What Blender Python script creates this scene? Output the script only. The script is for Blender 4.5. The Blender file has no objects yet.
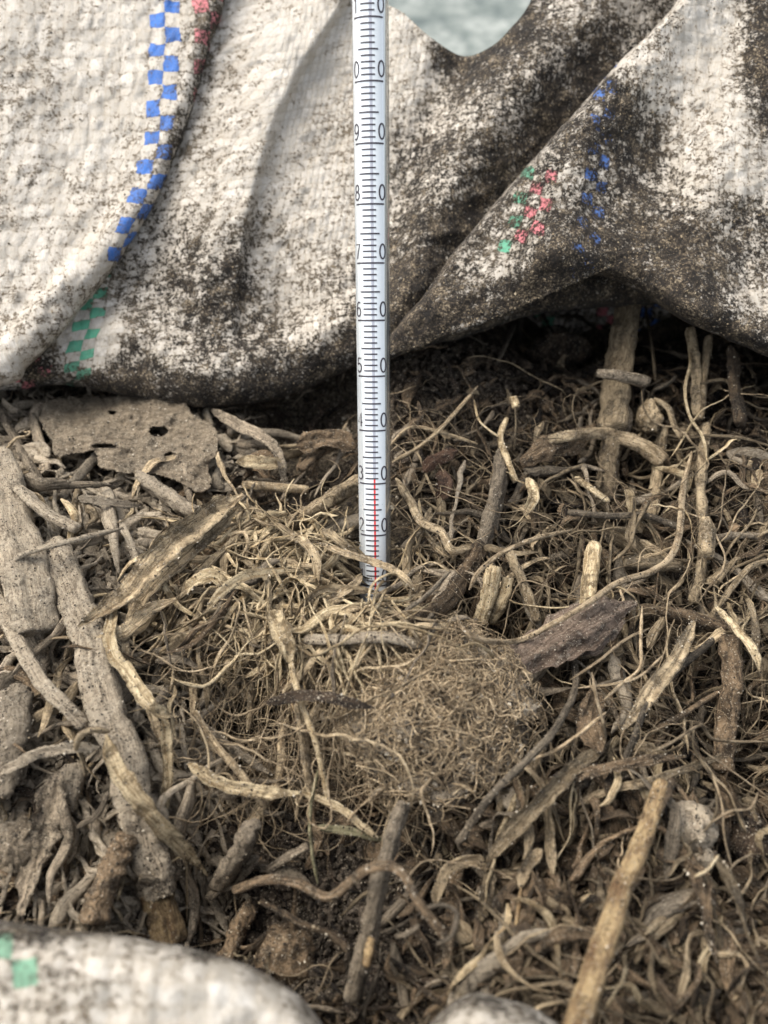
import bpy, math, random
import numpy as np
from mathutils import Vector
random.seed(7); RS = np.random.RandomState(11)
CM = 0.01                                     # everything below is authored in centimetres
scn = bpy.context.scene; COL = scn.collection
# ------------------------------------------------------------------ camera frame
F = 927.0; CAMH = 14.6; PITCH = math.radians(52)
CAM = np.array([0, 0, CAMH]); XV = np.array([1., 0, 0])
DV = np.array([0, math.cos(PITCH), -math.sin(PITCH)]); UV_ = np.array([0, math.sin(PITCH), math.cos(PITCH)])
def ray(x, y):
    x = np.asarray(x, float)[..., None]; y = np.asarray(y, float)[..., None]
    return DV + (x - 384) / F * XV + (512 - y) / F * UV_
def at(x, y, d): return CAM + ray(x, y) * np.asarray(d, float)[..., None]
# ------------------------------------------------------------------ noise
def _h(i, j, k, s):
    i = i.astype(np.int64); j = j.astype(np.int64); k = k.astype(np.int64)
    n = (i * 374761393 + j * 668265263 + k * 2147483647 + s * 974634777) & 0xffffffff
    n = ((n ^ (n >> 13)) * 1274126177) & 0xffffffff
    n = (n ^ (n >> 16)) & 0xffffff
    return n / float(0xffffff) * 2 - 1
def vnoise(p, s=0):
    p = np.asarray(p, float)
    f = np.floor(p); t = p - f; t = t * t * (3 - 2 * t); r = 0
    for a in (0, 1):
        for b in (0, 1):
            for c in (0, 1):
                w = (t[..., 0] if a else 1 - t[..., 0]) * (t[..., 1] if b else 1 - t[..., 1]) * (t[..., 2] if c else 1 - t[..., 2])
                r = r + w * _h(f[..., 0] + a, f[..., 1] + b, f[..., 2] + c, s)
    return r
def fbm(p, o=4, s=0):
    p = np.asarray(p, float); r = 0; a = 1
    for i in range(o): r = r + a * vnoise(p * 2 ** i + 17.3 * i, s + i); a *= .5
    return r / 1.8
def n2(x, y, sc, o=4, s=0):
    x, y = np.broadcast_arrays(np.asarray(x, float), np.asarray(y, float))
    return fbm(np.stack([x * sc, y * sc, 0 * x + s * 3.7], -1), o, s)
def sstep(a, b, x): t = np.clip((x - a) / (b - a), 0, 1); return t * t * (3 - 2 * t)
# ------------------------------------------------------------------ compost relief
BUMPS = []
def plane_xy(x, y):
    r = ray(x, y); t = -CAMH / r[..., 2]; return t * r[..., 0], t * r[..., 1]
for (px, py, rad, amp) in [(425, 715, 1.6, 1.0), (360, 690, 1.3, .35), (60, 620, 2.6, .55), (110, 760, 1.6, .3), (205, 905, .9, -1.5),
        (376, 600, .55, -.55), (560, 315, 1.5, -1.4), (655, 315, 1.5, -1.2), (430, 400, 1.8, .6), (160, 650, .55, -.6), (489, 650, .5, -1.3), (505, 735, .45, -.8), (500, 690, .4, -.6),
        (745, 765, .7, -1.0), (640, 480, .8, -.7), (590, 460, .6, -.5), (70, 860, .5, -.5), (280, 620, 1.2, .4), (560, 860, .5, -.5),
        (600, 930, 1.8, .3), (300, 950, .9, -.6), (545, 700, .7, -.7), (470, 900, .8, -.5), (690, 700, .6, -.6), (150, 415, 1.5, -.3),
        (310, 402, 1.3, -1.0), (90, 385, 1.6, -.6), (740, 500, 1.4, .6), (690, 830, .8, .3), (745, 900, .7, -.6), (440, 850, .7, -.3), (20, 520, 1.5, .3), (240, 740, .6, -.35)]:
    X0, Y0 = plane_xy(px, py); BUMPS.append((float(X0), float(Y0), rad, amp))
def Hm(X, Y):
    r = 0.25 * n2(X, Y, .55, 2, 3)
    for (a, b, rad, amp) in BUMPS: r = r + amp * np.exp(-((X - a) ** 2 + (Y - b) ** 2) / (rad * rad))
    return r
def surf(x, y):                                # photo pixel -> ground position (cm) on the heap
    x = np.asarray(x, float); y = np.asarray(y, float); r = ray(x, y); z = 0 * x
    for _ in range(7):
        t = (z - CAMH) / r[..., 2]; X = t * r[..., 0]; Y = t * r[..., 1]; z = .5 * z + .5 * Hm(X, Y)
    return X, Y, z
def P(x, y, lift=0., absz=False):                          # point above the heap, seen along that direction
    x = np.asarray(x, float); y = np.asarray(y, float); r = ray(x, y); z = 0 * x + lift
    for _ in range(8):
        t = (z - CAMH) / r[..., 2]; X = t * r[..., 0]; Y = t * r[..., 1]; z = .5 * z + .5 * ((0 if absz else Hm(X, Y)) + lift)
    t = (z - CAMH) / r[..., 2]
    return CAM + r * t[..., None], t
# ------------------------------------------------------------------ materials
def M(name):
    m = bpy.data.materials.new(name); m.use_nodes = True; nt = m.node_tree; nt.nodes.clear()
    out = nt.nodes.new('ShaderNodeOutputMaterial'); b = nt.nodes.new('ShaderNodeBsdfPrincipled'); nt.links.new(b.outputs[0], out.inputs[0])
    return m, nt, b, out
class G:
    def __init__(s, nt): s.nt = nt
    def _in(s, n, i, v):
        if v is None: return
        if hasattr(v, 'is_output'): s.nt.links.new(v, n.inputs[i])
        else: n.inputs[i].default_value = v
    def m(s, op, a, b=None, c=None, clamp=False):
        n = s.nt.nodes.new('ShaderNodeMath'); n.operation = op; n.use_clamp = clamp
        for i, v in enumerate((a, b, c)): s._in(n, i, v)
        return n.outputs[0]
    def attr(s, nm):
        n = s.nt.nodes.new('ShaderNodeAttribute'); n.attribute_name = nm; return n.outputs['Fac']
    def obj(s): return s.nt.nodes.new('ShaderNodeTexCoord').outputs['Object']
    def comb(s, x, y, z):
        n = s.nt.nodes.new('ShaderNodeCombineXYZ')
        for i, v in enumerate((x, y, z)): s._in(n, i, v)
        return n.outputs[0]
    def noise(s, vec, scale, detail=3, rough=.55, w=None):
        n = s.nt.nodes.new('ShaderNodeTexNoise'); s.nt.links.new(vec, n.inputs['Vector'])
        n.inputs['Scale'].default_value = scale; n.inputs['Detail'].default_value = detail; n.inputs['Roughness'].default_value = rough
        return n.outputs['Fac']
    def white(s, vec):
        n = s.nt.nodes.new('ShaderNodeTexWhiteNoise'); s.nt.links.new(vec, n.inputs['Vector']); return n.outputs['Value']
    def ss(s, v, a, b, lo=0., hi=1.):
        n = s.nt.nodes.new('ShaderNodeMapRange'); n.interpolation_type = 'SMOOTHSTEP'
        s._in(n, 'Value', v); n.inputs['From Min'].default_value = a; n.inputs['From Max'].default_value = b
        n.inputs['To Min'].default_value = lo; n.inputs['To Max'].default_value = hi; return n.outputs[0]
    def mix(s, f, a, b, mode='MIX'):
        n = s.nt.nodes.new('ShaderNodeMix'); n.data_type = 'RGBA'; n.blend_type = mode
        for i, v in ((0, f), (6, a), (7, b)):
            if isinstance(v, tuple) and len(v) == 3: v = v + (1,)
            s._in(n, i, v)
        return n.outputs[2]
    def ramp(s, f, stops):
        n = s.nt.nodes.new('ShaderNodeValToRGB'); s._in(n, 0, f); e = n.color_ramp.elements
        while len(e) < len(stops): e.new(.5)
        for k, (p, c) in enumerate(stops): e[k].position = p; e[k].color = c + (1,)
        return n.outputs[0]
    def bump(s, h, dist, strength=1., nrm=None):
        n = s.nt.nodes.new('ShaderNodeBump'); s._in(n, 'Height', h); n.inputs['Distance'].default_value = dist; n.inputs['Strength'].default_value = strength
        if nrm is not None: s.nt.links.new(nrm, n.inputs['Normal'])
        return n.outputs[0]
def plant_mat(name, dark, light, dust=(.38, .31, .215), dustamt=.5, rough=.85):
    m, nt, b, o = M(name); g = G(nt)
    al, ar, rn = g.attr('al'), g.attr('ar'), g.attr('rnd')
    sd = g.m('MULTIPLY', rn, 57.)
    v = g.comb(g.m('MULTIPLY', al, 2.2), g.m('MULTIPLY', ar, 26.), sd)
    st = g.noise(v, 1., 5, .7)
    ob = g.obj(); fine = g.noise(ob, 1500., 5, .8); mid = g.noise(ob, 300., 4, .7)
    c = g.mix(g.ss(st, .33, .66), dark, light)
    c = g.mix(g.ss(mid, .5, .64, 0, .8), c, tuple(x * .35 for x in dark))
    dm = g.m('ADD', g.m('MULTIPLY', fine, .6), g.m('MULTIPLY', mid, .4))
    c = g.mix(g.ss(dm, .62 - .22 * dustamt, .74 - .22 * dustamt, 0, .35 + .6 * dustamt), c, dust)
    c = g.mix(g.ss(fine, .49, .38, 0, .75 - .4 * dustamt), c, tuple(x * .55 for x in dark))
    spk = g.noise(ob, 3600., 2, .5)
    c = g.mix(g.ss(spk, .62, .70, 0, .75), c, (.58, .50, .37))
    c = g.mix(g.ss(spk, .36, .26, 0, .7 - .5 * dustamt), c, (.03, .022, .015))
    br = g.m('ADD', g.m('MULTIPLY', rn, .8), .55)
    c = g.mix(1., c, g.comb(br, br, br), 'MULTIPLY')
    nt.links.new(c, b.inputs['Base Color']); b.inputs['Roughness'].default_value = rough
    b.inputs['Specular IOR Level'].default_value = .25
    h = g.m('ADD', g.m('MULTIPLY', st, .7), g.m('MULTIPLY', fine, .9))
    nt.links.new(g.bump(h, .0009, 1.), b.inputs['Normal'])
    return m
MT = {
 'straw': plant_mat('pale_straw', (.27, .185, .09), (.74, .60, .375), dustamt=.2),
 'tan':   plant_mat('tan_stem', (.16, .112, .06), (.60, .465, .285), dustamt=.45),
 'dusty': plant_mat('dusty_stem', (.175, .138, .095), (.47, .385, .27), (.46, .385, .28), .75),
 'brown': plant_mat('brown_stem', (.05, .033, .018), (.31, .215, .125), dustamt=.35),
 'grey':  plant_mat('grey_stem', (.09, .07, .048), (.40, .32, .22), dustamt=.55),
 'dark':  plant_mat('dark_stem', (.012, .008, .005), (.085, .058, .036), dustamt=.05),
 'purple':plant_mat('purplish_leaf', (.085, .058, .040), (.27, .20, .145), (.30, .26, .21), .45),
 'rust':  plant_mat('rusty_leaf', (.09, .045, .026), (.22, .13, .08), dustamt=.25),
 'root':  plant_mat('tan_root', (.24, .17, .095), (.58, .45, .285), dustamt=.12),
 'gold':  plant_mat('golden_wood', (.15, .085, .04), (.52, .375, .19), dustamt=.3),
 'olive': plant_mat('olive_stem', (.16, .14, .07), (.38, .34, .2), dustamt=.3),
}
def soil_mat():
    m, nt, b, o = M('compost_soil_mat'); g = G(nt); ob = g.obj()
    a = g.noise(ob, 180., 6, .75); f = g.noise(ob, 1500., 5, .8); k = g.noise(ob, 4500., 3, .7)
    dst = g.attr('dust')
    c = g.ramp(g.m('ADD', g.m('MULTIPLY', a, .45), g.m('MULTIPLY', f, .55)), [(.3, (.008, .006, .004)), (.5, (.036, .026, .017)), (.6, (.135, .10, .066)), (.75, (.26, .20, .135))])
    c = g.mix(g.m('MULTIPLY', g.ss(f, .4, .62), dst), c, (.34, .28, .19))
    c = g.mix(g.ss(k, .62, .72, 0, .8), c, (.34, .29, .22))
    nt.links.new(c, b.inputs['Base Color']); b.inputs['Roughness'].default_value = .9; b.inputs['Specular IOR Level'].default_value = .2
    nt.links.new(g.bump(g.m('ADD', g.m('MULTIPLY', f, 1.), g.m('MULTIPLY', k, .6)), .0012, 1.), b.inputs['Normal'])
    return m
def crumb_mat(name, stops):
    m, nt, b, o = M(name); g = G(nt)
    c = g.ramp(g.attr('rnd'), stops)
    n = g.noise(g.obj(), 5000., 2, .6); c = g.mix(g.ss(n, .35, .65, 0, .6), c, (.03, .022, .015))
    nt.links.new(c, b.inputs['Base Color']); b.inputs['Roughness'].default_value = .75; b.inputs['Specular IOR Level'].default_value = .35
    return m
SOIL = soil_mat()
CRUMB = crumb_mat('soil_crumb', [(0, (.008, .006, .004)), (.38, (.03, .022, .014)), (.58, (.14, .105, .065)), (.78, (.31, .245, .155)), (.93, (.62, .54, .41))])
BAGCRUMB = crumb_mat('dark_soil_crumb', [(0, (.006, .005, .004)), (.42, (.022, .0165, .011)), (.66, (.12, .092, .055)), (.93, (.30, .23, .14)), (1., (.5, .42, .28))])
SOILL = plant_mat('soil_lump', (.035, .026, .018), (.13, .10, .07), dustamt=.4)
def sack_mat(name, stripes):
    """woven plastic tapes; stripes = (first tape, last tape, colour, v0, v1)"""
    m, nt, b, o = M(name); g = G(nt); ob = g.obj()
    du = g.m('MULTIPLY', g.m('SUBTRACT', g.noise(ob, 160., 3), .5), .9)
    dv = g.m('MULTIPLY', g.m('SUBTRACT', g.noise(g.mix(1., ob, (.37, .11, .7, 1), 'ADD'), 180., 3), .5), 1.0)
    u = g.m('ADD', g.attr('wu'), du); v = g.m('ADD', g.attr('wv'), dv); d = g.attr('dirt')
    iu, iv = g.m('FLOOR', u), g.m('FLOOR', v); fu, fv = g.m('FRACT', u), g.m('FRACT', v)
    par = g.m('FLOORED_MODULO', g.m('ADD', iu, iv), 2.)
    su = g.m('POWER', g.m('SINE', g.m('MULTIPLY', fu, math.pi)), .24); sv = g.m('POWER', g.m('SINE', g.m('MULTIPLY', fv, math.pi)), .24)
    pil = g.m('MULTIPLY', su, sv); wk = g.ss(g.noise(ob, 60., 2), .4, .62, .45, 1.1)
    # bulge along the tape that lies on top
    pu = g.m('MULTIPLY', sv, su); pv = g.m('MULTIPLY', g.m('MULTIPLY', su, sv), g.m('SINE', g.m('MULTIPLY', fu, math.pi)))
    hgt = g.m('ADD', g.m('MULTIPLY', pu, g.m('SUBTRACT', 1., par)), g.m('MULTIPLY', pv, par))
    rc = g.white(g.comb(iu, iv, 3.))
    fib = g.noise(g.comb(g.m('MULTIPLY', u, 9.), g.m('MULTIPLY', v, 1.4), 0.), 1., 3)
    base = g.mix(rc, (.42, .385, .325), (.60, .56, .49))
    base = g.mix(g.ss(fib, .38, .66, 0, .45), base, (.34, .295, .23))
    base = g.mix(g.ss(pil, .88, .5, 0, .24), base, (.33, .28, .21))
    vis = g.m('SUBTRACT', 1., par)
    smask = 0.
    for (k0, k1, colr, v0, v1) in stripes:
        inn = g.m('MULTIPLY', g.m('GREATER_THAN', iu, k0 - .5), g.m('LESS_THAN', iu, k1 + .5))
        inn = g.m('MULTIPLY', inn, g.m('MULTIPLY', g.m('GREATER_THAN', iv, v0), g.m('LESS_THAN', iv, v1)))
        smask = g.m('MAXIMUM', smask, g.m('MULTIPLY', inn, vis))
        base = g.mix(g.m('MULTIPLY', g.m('MULTIPLY', inn, vis), .95), base, g.mix(rc, colr, tuple(min(1, c * 1.25) for c in colr)))
    # soil smeared into the weave
    fine = g.noise(ob, 1500., 5, .82); med = g.noise(ob, 480., 4, .75); big = g.noise(ob, 95., 3, .6)
    k = g.m('ADD', g.m('ADD', g.m('MULTIPLY', fine, .62), g.m('MULTIPLY', med, .40)), g.m('MULTIPLY', big, .24))
    k = g.m('ADD', k, g.m('MULTIPLY', g.m('SUBTRACT', .62, pil), .06))
    k = g.m('ADD', k, g.m('MULTIPLY', g.m('SUBTRACT', g.m('MINIMUM', d, 1.), .5), .27))
    mask = g.ss(k, .635, .70)
    film = g.ss(k, .49, .67, 0, .5)
    film = g.m('MULTIPLY', film, g.m('SUBTRACT', 1., g.m('MULTIPLY', smask, .7)))
    base = g.mix(film, base, (.40, .335, .25))
    dcol = g.ramp(g.m('ADD', g.m('MULTIPLY', g.noise(ob, 1900., 4, .8), .7), g.m('MULTIPLY', g.noise(ob, 300., 2), .3)), [(.38, (.005, .004, .003)), (.50, (.019, .014, .009)), (.57, (.085, .064, .040)), (.65, (.36, .29, .195))])
    dcol = g.mix(g.ss(d, .35, .72), g.mix(g.noise(ob, 700., 3), (.09, .068, .042), (.27, .21, .14)), dcol)
    c = g.mix(mask, base, dcol)
    nt.links.new(c, b.inputs['Base Color'])
    nt.links.new(g.ss(mask, 0, 1, .5, .92), b.inputs['Roughness']); b.inputs['Specular IOR Level'].default_value = .35
    hh = g.m('ADD', g.m('MULTIPLY', g.m('MULTIPLY', hgt, wk), .8), g.m('MULTIPLY', g.noise(ob, 900., 4, .65), .6))
    cr = g.m('ABSOLUTE', g.m('SUBTRACT', g.noise(ob, 210., 4, .6), .5)); cr2 = g.m('ABSOLUTE', g.m('SUBTRACT', g.noise(g.mix(1., ob, (.2, .5, .1, 1), 'ADD'), 520., 3, .6), .5))
    hh = g.m('ADD', hh, g.m('ADD', g.m('MULTIPLY', cr, -2.2), g.m('MULTIPLY', cr2, -.8)))
    nb = g.bump(hh, .0004, .7)
    nb = g.bump(g.m('MULTIPLY', g.m('ADD', mask, fine), 1.), .0005, .8, nb)
    nt.links.new(nb, b.inputs['Normal'])
    return m
BLUE = (.001, .095, .36); PINK = (.55, .14, .16); GREEN = (.055, .27, .16)
# ------------------------------------------------------------------ mesh helpers
def mesh(name, V, Q, mat, parent=None, attrs=None, smooth=True, loc=(0, 0, 0)):
    V = np.asarray(V, np.float32) * CM; Q = np.asarray(Q, np.int32); nq, k = Q.shape
    V = V - np.asarray(loc, np.float32) * CM
    me = bpy.data.meshes.new(name); me.vertices.add(len(V)); me.vertices.foreach_set('co', V.ravel())
    me.loops.add(nq * k); me.loops.foreach_set('vertex_index', Q.ravel())
    me.polygons.add(nq); me.polygons.foreach_set('loop_start', np.arange(0, nq * k, k, dtype=np.int32))
    me.polygons.foreach_set('use_smooth', np.full(nq, smooth)); me.materials.append(mat)
    for a, val in (attrs or {}).items():
        at_ = me.attributes.new(a, 'FLOAT', 'POINT'); at_.data.foreach_set('value', np.asarray(val, np.float32))
    me.update(calc_edges=True); me.validate()
    o = bpy.data.objects.new(name, me); COL.objects.link(o); o.parent = parent
    if parent is None: o.location = np.asarray(loc) * CM
    return o
def empty(name, loc):
    o = bpy.data.objects.new(name, None); COL.objects.link(o); o.location = np.asarray(loc, float) * CM; o.empty_display_size = .01; return o
def tag(o, label=None, cat=None, group=None, kind=None):
    for k, v in (('label', label), ('category', cat), ('group', group), ('kind', kind)):
        if v: o[k] = v
    return o
def nrm(a): return a / np.maximum(np.linalg.norm(a, axis=-1, keepdims=True), 1e-9)
def catmull(pts, n):
    pts = np.asarray(pts, float)
    if len(pts) == 2: return pts[0] + (pts[1] - pts[0]) * np.linspace(0, 1, n)[:, None]
    p = np.vstack([2 * pts[0] - pts[1], pts, 2 * pts[-1] - pts[-2]]); m = len(pts) - 1
    t = np.linspace(0, m, n); i = np.minimum(t.astype(int), m - 1); t = (t - i)[:, None]
    a, b, c, d = p[i], p[i + 1], p[i + 2], p[i + 3]
    return .5 * (2 * b + (c - a) * t + (2 * a - 5 * b + 4 * c - d) * t * t + (3 * b - a - 3 * c + d) * t ** 3)
REF = nrm(np.array([0.02, -.42, .9]))
def sweep(paths, sec, twist=None, capin=.0):
    """paths (B,N,3), sec (B,N,K,2) side/normal offsets -> V, Q, al, ar, piece index"""
    B, N, _ = paths.shape; K = sec.shape[2]
    T = nrm(np.gradient(paths, axis=1)); S = nrm(np.cross(T, REF)); Nn = np.cross(S, T)
    if twist is not None:
        c, s = np.cos(twist)[..., None], np.sin(twist)[..., None]; S, Nn = S * c + Nn * s, Nn * c - S * s
    seg = np.linalg.norm(np.diff(paths, axis=1), axis=-1); L = np.concatenate([np.zeros((B, 1)), np.cumsum(seg, 1)], 1)
    r0 = np.abs(sec[:, 0]).max(axis=(1, 2))[:, None]; r1 = np.abs(sec[:, -1]).max(axis=(1, 2))[:, None]
    p0 = paths[:, :1] + T[:, :1] * (r0 * capin)[..., None]; p1 = paths[:, -1:] - T[:, -1:] * (r1 * capin)[..., None]
    paths = np.concatenate([p0, paths, p1], 1); sec = np.concatenate([sec[:, :1] * .03, sec, sec[:, -1:] * .03], 1)
    S = np.concatenate([S[:, :1], S, S[:, -1:]], 1); Nn = np.concatenate([Nn[:, :1], Nn, Nn[:, -1:]], 1)
    L = np.concatenate([L[:, :1], L, L[:, -1:]], 1); N += 2
    V = paths[:, :, None] + S[:, :, None] * sec[..., :1] + Nn[:, :, None] * sec[..., 1:]
    al = np.broadcast_to(L[:, :, None], (B, N, K)); ar = sec[..., 0] + 1.3 * sec[..., 1]
    i = np.arange(N - 1)[:, None]; k = np.arange(K)[None]
    q = np.stack([i * K + k, i * K + (k + 1) % K, (i + 1) * K + (k + 1) % K, (i + 1) * K + k], -1).reshape(-1, 4)
    Q = (q[None] + (np.arange(B) * N * K)[:, None, None]).reshape(-1, 4)
    return V.reshape(-1, 3), Q, al.ravel(), ar.ravel(), np.repeat(np.arange(B), N * K)
def sec_round(R, K, rough=.12, ridges=0, seed=0):
    B, N = R.shape; th = np.linspace(0, 2 * np.pi, K, endpoint=False)
    ph = RS.rand(B, 1, 1) * 6.28
    s = (1 + .28 * np.cos(2 * th + 2 * ph)) * (1 + rough * fbm(np.stack(np.broadcast_arrays(np.cos(th) * 1.3 + 10 * np.arange(B)[:, None, None], np.sin(th) * 1.3 + 0 * ph, np.arange(N)[None, :, None] * .45 * min(1., 26. / N) + ph * 9), -1), 3, seed))
    if K >= 10 and not ridges: s = s - .16 * np.clip(np.cos(3 * th + ph * 2), .55, 1) - .05 * np.cos(7 * th + ph)
    if ridges: s = s + .06 * np.sin(ridges * th + ph)
    r = R[..., None] * s
    return np.stack([r * np.cos(th), r * np.sin(th)], -1)
def sec_flat(W, K2, thick, cup, edge=.15):
    """K = 2*K2 verts: top row then bottom row; W (B,N) half-width, cup (B,N)"""
    B, N = W.shape; a = np.linspace(-1, 1, K2)
    wob = 1 + edge * fbm(np.stack(np.broadcast_arrays(np.sign(a) * 3. + 7 * np.arange(B)[:, None, None], 0 * a, np.arange(N)[None, :, None] * (.6 if N < 20 else .2)), -1), 3, 5)
    x = W[..., None] * a * wob
    z = cup[..., None] * W[..., None] * (np.abs(a) ** 1.4) + .12 * W[..., None] * np.sin(a * 7 + np.arange(B)[:, None, None])
    t = thick * (1.05 - .8 * np.abs(a) ** 3)
    top = np.stack([x, z + t], -1); bot = np.stack([x, z - t], -1)[:, :, ::-1]
    return np.concatenate([top, bot], 2)
def damp_shade(px, py):  # darker litter at right and front: damp, plus deep shadow put into colour
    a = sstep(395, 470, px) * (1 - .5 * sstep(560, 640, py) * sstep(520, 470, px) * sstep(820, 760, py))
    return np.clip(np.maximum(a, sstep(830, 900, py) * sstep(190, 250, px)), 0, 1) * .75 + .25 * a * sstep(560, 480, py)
CRUMBPTS = []                                   # places on plant pieces where crumbs of soil stick
LM = []                                         # landmarks (ground x, y, short name) for labels
def item(kind, name, pts, w, mat, label, cat=None, short=None, w1=None, wm=None, cup=None, tw=None, group=None, parent=None, rnd=None, hollow=0., crumbs=None, ridges=0, rough=None, bare=False):
    pts = [(p + (.35,))[:3] if len(p) == 2 else p for p in pts]
    xs, ys, ls = np.array(pts, float).T
    loc, dep = P(xs, ys, ls, name == 'upright_stem')
    Lpx = np.sum(np.hypot(np.diff(xs), np.diff(ys))); n = int(np.clip(Lpx / 2.6, 10, 150)); nq = n / 1.55
    path = catmull(loc, n); t = np.linspace(0, 1, n)
    w1 = w if w1 is None else w1; wp = w + (w1 - w) * t
    if wm is not None: wp = wp + (wm - (w + w1) / 2) * np.sin(np.pi * t)
    R = wp / 2 * np.interp(t, np.linspace(0, 1, len(dep)), dep) / F
    lat = R.mean()
    jit = np.stack([vnoise(np.stack([t * nq / 9, 0 * t + len(bpy.data.objects) * 1.7, 0 * t + a], -1), a) for a in range(3)], -1) * min(.06, lat * .28)
    path = path + jit * np.sin(np.pi * np.clip(t, .0, 1))[:, None]
    if kind == 'tube':
        K = int(np.clip(w * 1.2, 7, 40)); rg = .2 if rough is None else rough
        if w >= 8:
            ends = 1 - .18 * np.exp(-t * nq / .7) - .18 * np.exp(-(1 - t) * nq / .7); R = R * ends
        else: R = R * np.clip(np.minimum(t, 1 - t) * 6 + .35, 0, 1)
        V, Q, al, ar, _ = sweep(path[None], sec_round(R[None], K, rg, ridges, seed=len(bpy.data.objects) % 50), capin=hollow)
    else:
        K2 = int(np.clip(w * .6, 5, 16)); R = R * np.clip(np.minimum(t * 7, (1 - t) * 4) + .22, 0, 1)
        cp = (.35 if cup is None else cup) * (1 + .6 * np.sin(t * 9 + len(bpy.data.objects)))
        tws = (0 if tw is None else tw) * (t - .3) + .25 * np.sin(t * 7 + len(bpy.data.objects))
        V, Q, al, ar, _ = sweep(path[None], sec_flat(R[None], K2, .008, cp[None], .34 if rough is None else rough), twist=tws[None])
    # fine crusty relief in world space
    amp = min(.05, lat * .22); V = V + amp * np.stack([fbm(V * 7, 4, 31 + a) for a in range(3)], -1)
    if w > 9 and not bare: V = V + .026 * np.stack([np.abs(fbm(V * 20, 2, 61 + a)) for a in range(3)], -1)
    if w > 18 and kind == 'flat' or (wm or 0) > 25: V = V + .07 * np.stack([fbm(V * 2.6, 3, 81 + a) for a in range(3)], -1)
    rnd = RS.rand() if rnd is None else rnd
    if mat in ('tan', 'grey', 'brown', 'dusty', 'dark'): rnd = rnd - .36 * float(damp_shade(xs.mean(), ys.mean()))
    base = path[np.argmin(path[:, 2])] if parent is None else (0, 0, 0)
    o = mesh(name, V, Q, MT[mat], None, {'al': al, 'ar': ar, 'rnd': np.full(len(V), rnd)}, loc=base)
    if parent is not None: o.parent = parent; o.matrix_parent_inverse = parent.matrix_basis.inverted()
    if label: tag(o, label, cat, group)
    if not bare and w > 5:
        cr = int((1.8 if mat == 'dusty' else 1.0) * Lpx * w / 10) if crumbs is None else crumbs
        i = RS.randint(0, len(V), cr * 2); up = V[i] - path[np.minimum((i // max(1, (len(V) // (n + 2)))).clip(0, n - 1), n - 1)]
        CRUMBPTS.append(V[i][up @ REF > 0][:cr])
    if parent is None:
        mid = path[len(path) // 2]; LM.append((mid[0], mid[1], short or name.replace('_', ' ')))
    return o
def T(*a, **k): return item('tube', *a, **k)
def R(*a, **k): return item('flat', *a, **k)
# ================================================================== compost soil (one sheet) and ground
gx = np.arange(-15.6, 15.61, .062); gy = np.concatenate([np.arange(-1.2, 3.4, .11), np.arange(3.4, 18, .058), np.arange(18, 21.4, .2)])
GX, GY = np.meshgrid(gx, gy)
def fine_h(X, Y):
    return .16 * n2(X, Y, 2.2, 4, 9) + .10 * np.abs(n2(X, Y, 5.5, 3, 21)) + .035 * n2(X, Y, 17, 2, 33)
GZ = Hm(GX, GY) + fine_h(GX, GY) - .12
edge = np.maximum(np.abs(GX) / 15.4, np.abs(GY - 10.2) / 11.2); GZ = GZ - 2.0 * sstep(.9, 1.0, edge)
ny, nx = GX.shape; idx = np.arange(nx * ny).reshape(ny, nx)
GQ = np.stack([idx[:-1, :-1], idx[:-1, 1:], idx[1:, 1:], idx[1:, :-1]], -1).reshape(-1, 4)
def to_px(X, Y, Z):
    d = np.stack(np.broadcast_arrays(X, Y, Z), -1) - CAM; t = d @ DV
    return 384 + F * (d @ XV) / t, 512 - F * (d @ UV_) / t
def dustiness(X, Y):                             # dry grey dust lies thick on the left side of the heap
    return np.clip(.85 - .2 * (X + 2.6) + .25 * n2(X, Y, .5, 2, 8), .08, 1) * sstep(.5, 3.5, Y)
o = mesh('compost_soil', np.stack([GX, GY, GZ], -1).reshape(-1, 3), GQ, SOIL, attrs={'dust': dustiness(GX, GY).ravel()})
tag(o, kind='structure')
def gmat():
    m, nt, b, o = M('ground_mat'); g = G(nt); ob = g.obj()
    a = g.noise(ob, 60., 4, .7); v = g.noise(ob, 9., 3)
    c = g.ramp(a, [(.36, (.045, .062, .06)), (.5, (.12, .14, .125)), (.64, (.25, .265, .24))]); c = g.mix(g.ss(v, .4, .65, 0, .5), c, (.15, .165, .15))
    nt.links.new(c, b.inputs['Base Color']); b.inputs['Roughness'].default_value = .9
    nt.links.new(g.bump(a, .004, 1.), b.inputs['Normal']); return m
s = 4000
tag(mesh('ground', [(-s, -s, -14), (s, -s, -14), (s, s, -14), (-s, s, -14)], [(0, 1, 2, 3)], gmat(), smooth=False), kind='structure')
# ================================================================== woven sack
def pdist(x, y, poly):
    """signed distance in px to a polyline (positive on its right going down the list)"""
    best = np.full(np.shape(x), 1e9); sg = np.ones(np.shape(x))
    for (x0, y0), (x1, y1) in zip(poly[:-1], poly[1:]):
        dx, dy = x1 - x0, y1 - y0; L = dx * dx + dy * dy
        t = np.clip(((x - x0) * dx + (y - y0) * dy) / L, 0, 1); d = np.hypot(x - x0 - t * dx, y - y0 - t * dy)
        s_ = np.sign((x - x0) * dy - (y - y0) * dx); m_ = d < best
        best = np.where(m_, d, best); sg = np.where(m_, s_, sg)
    return best * sg
def resamp(poly, n):
    p = catmull(np.array(poly, float), 600); L = np.concatenate([[0], np.cumsum(np.linalg.norm(np.diff(p, axis=0), axis=1))])
    t = np.linspace(0, L[-1], n); return np.stack([np.interp(t, L, p[:, a]) for a in range(2)], -1)
SACKPTS = []
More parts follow.
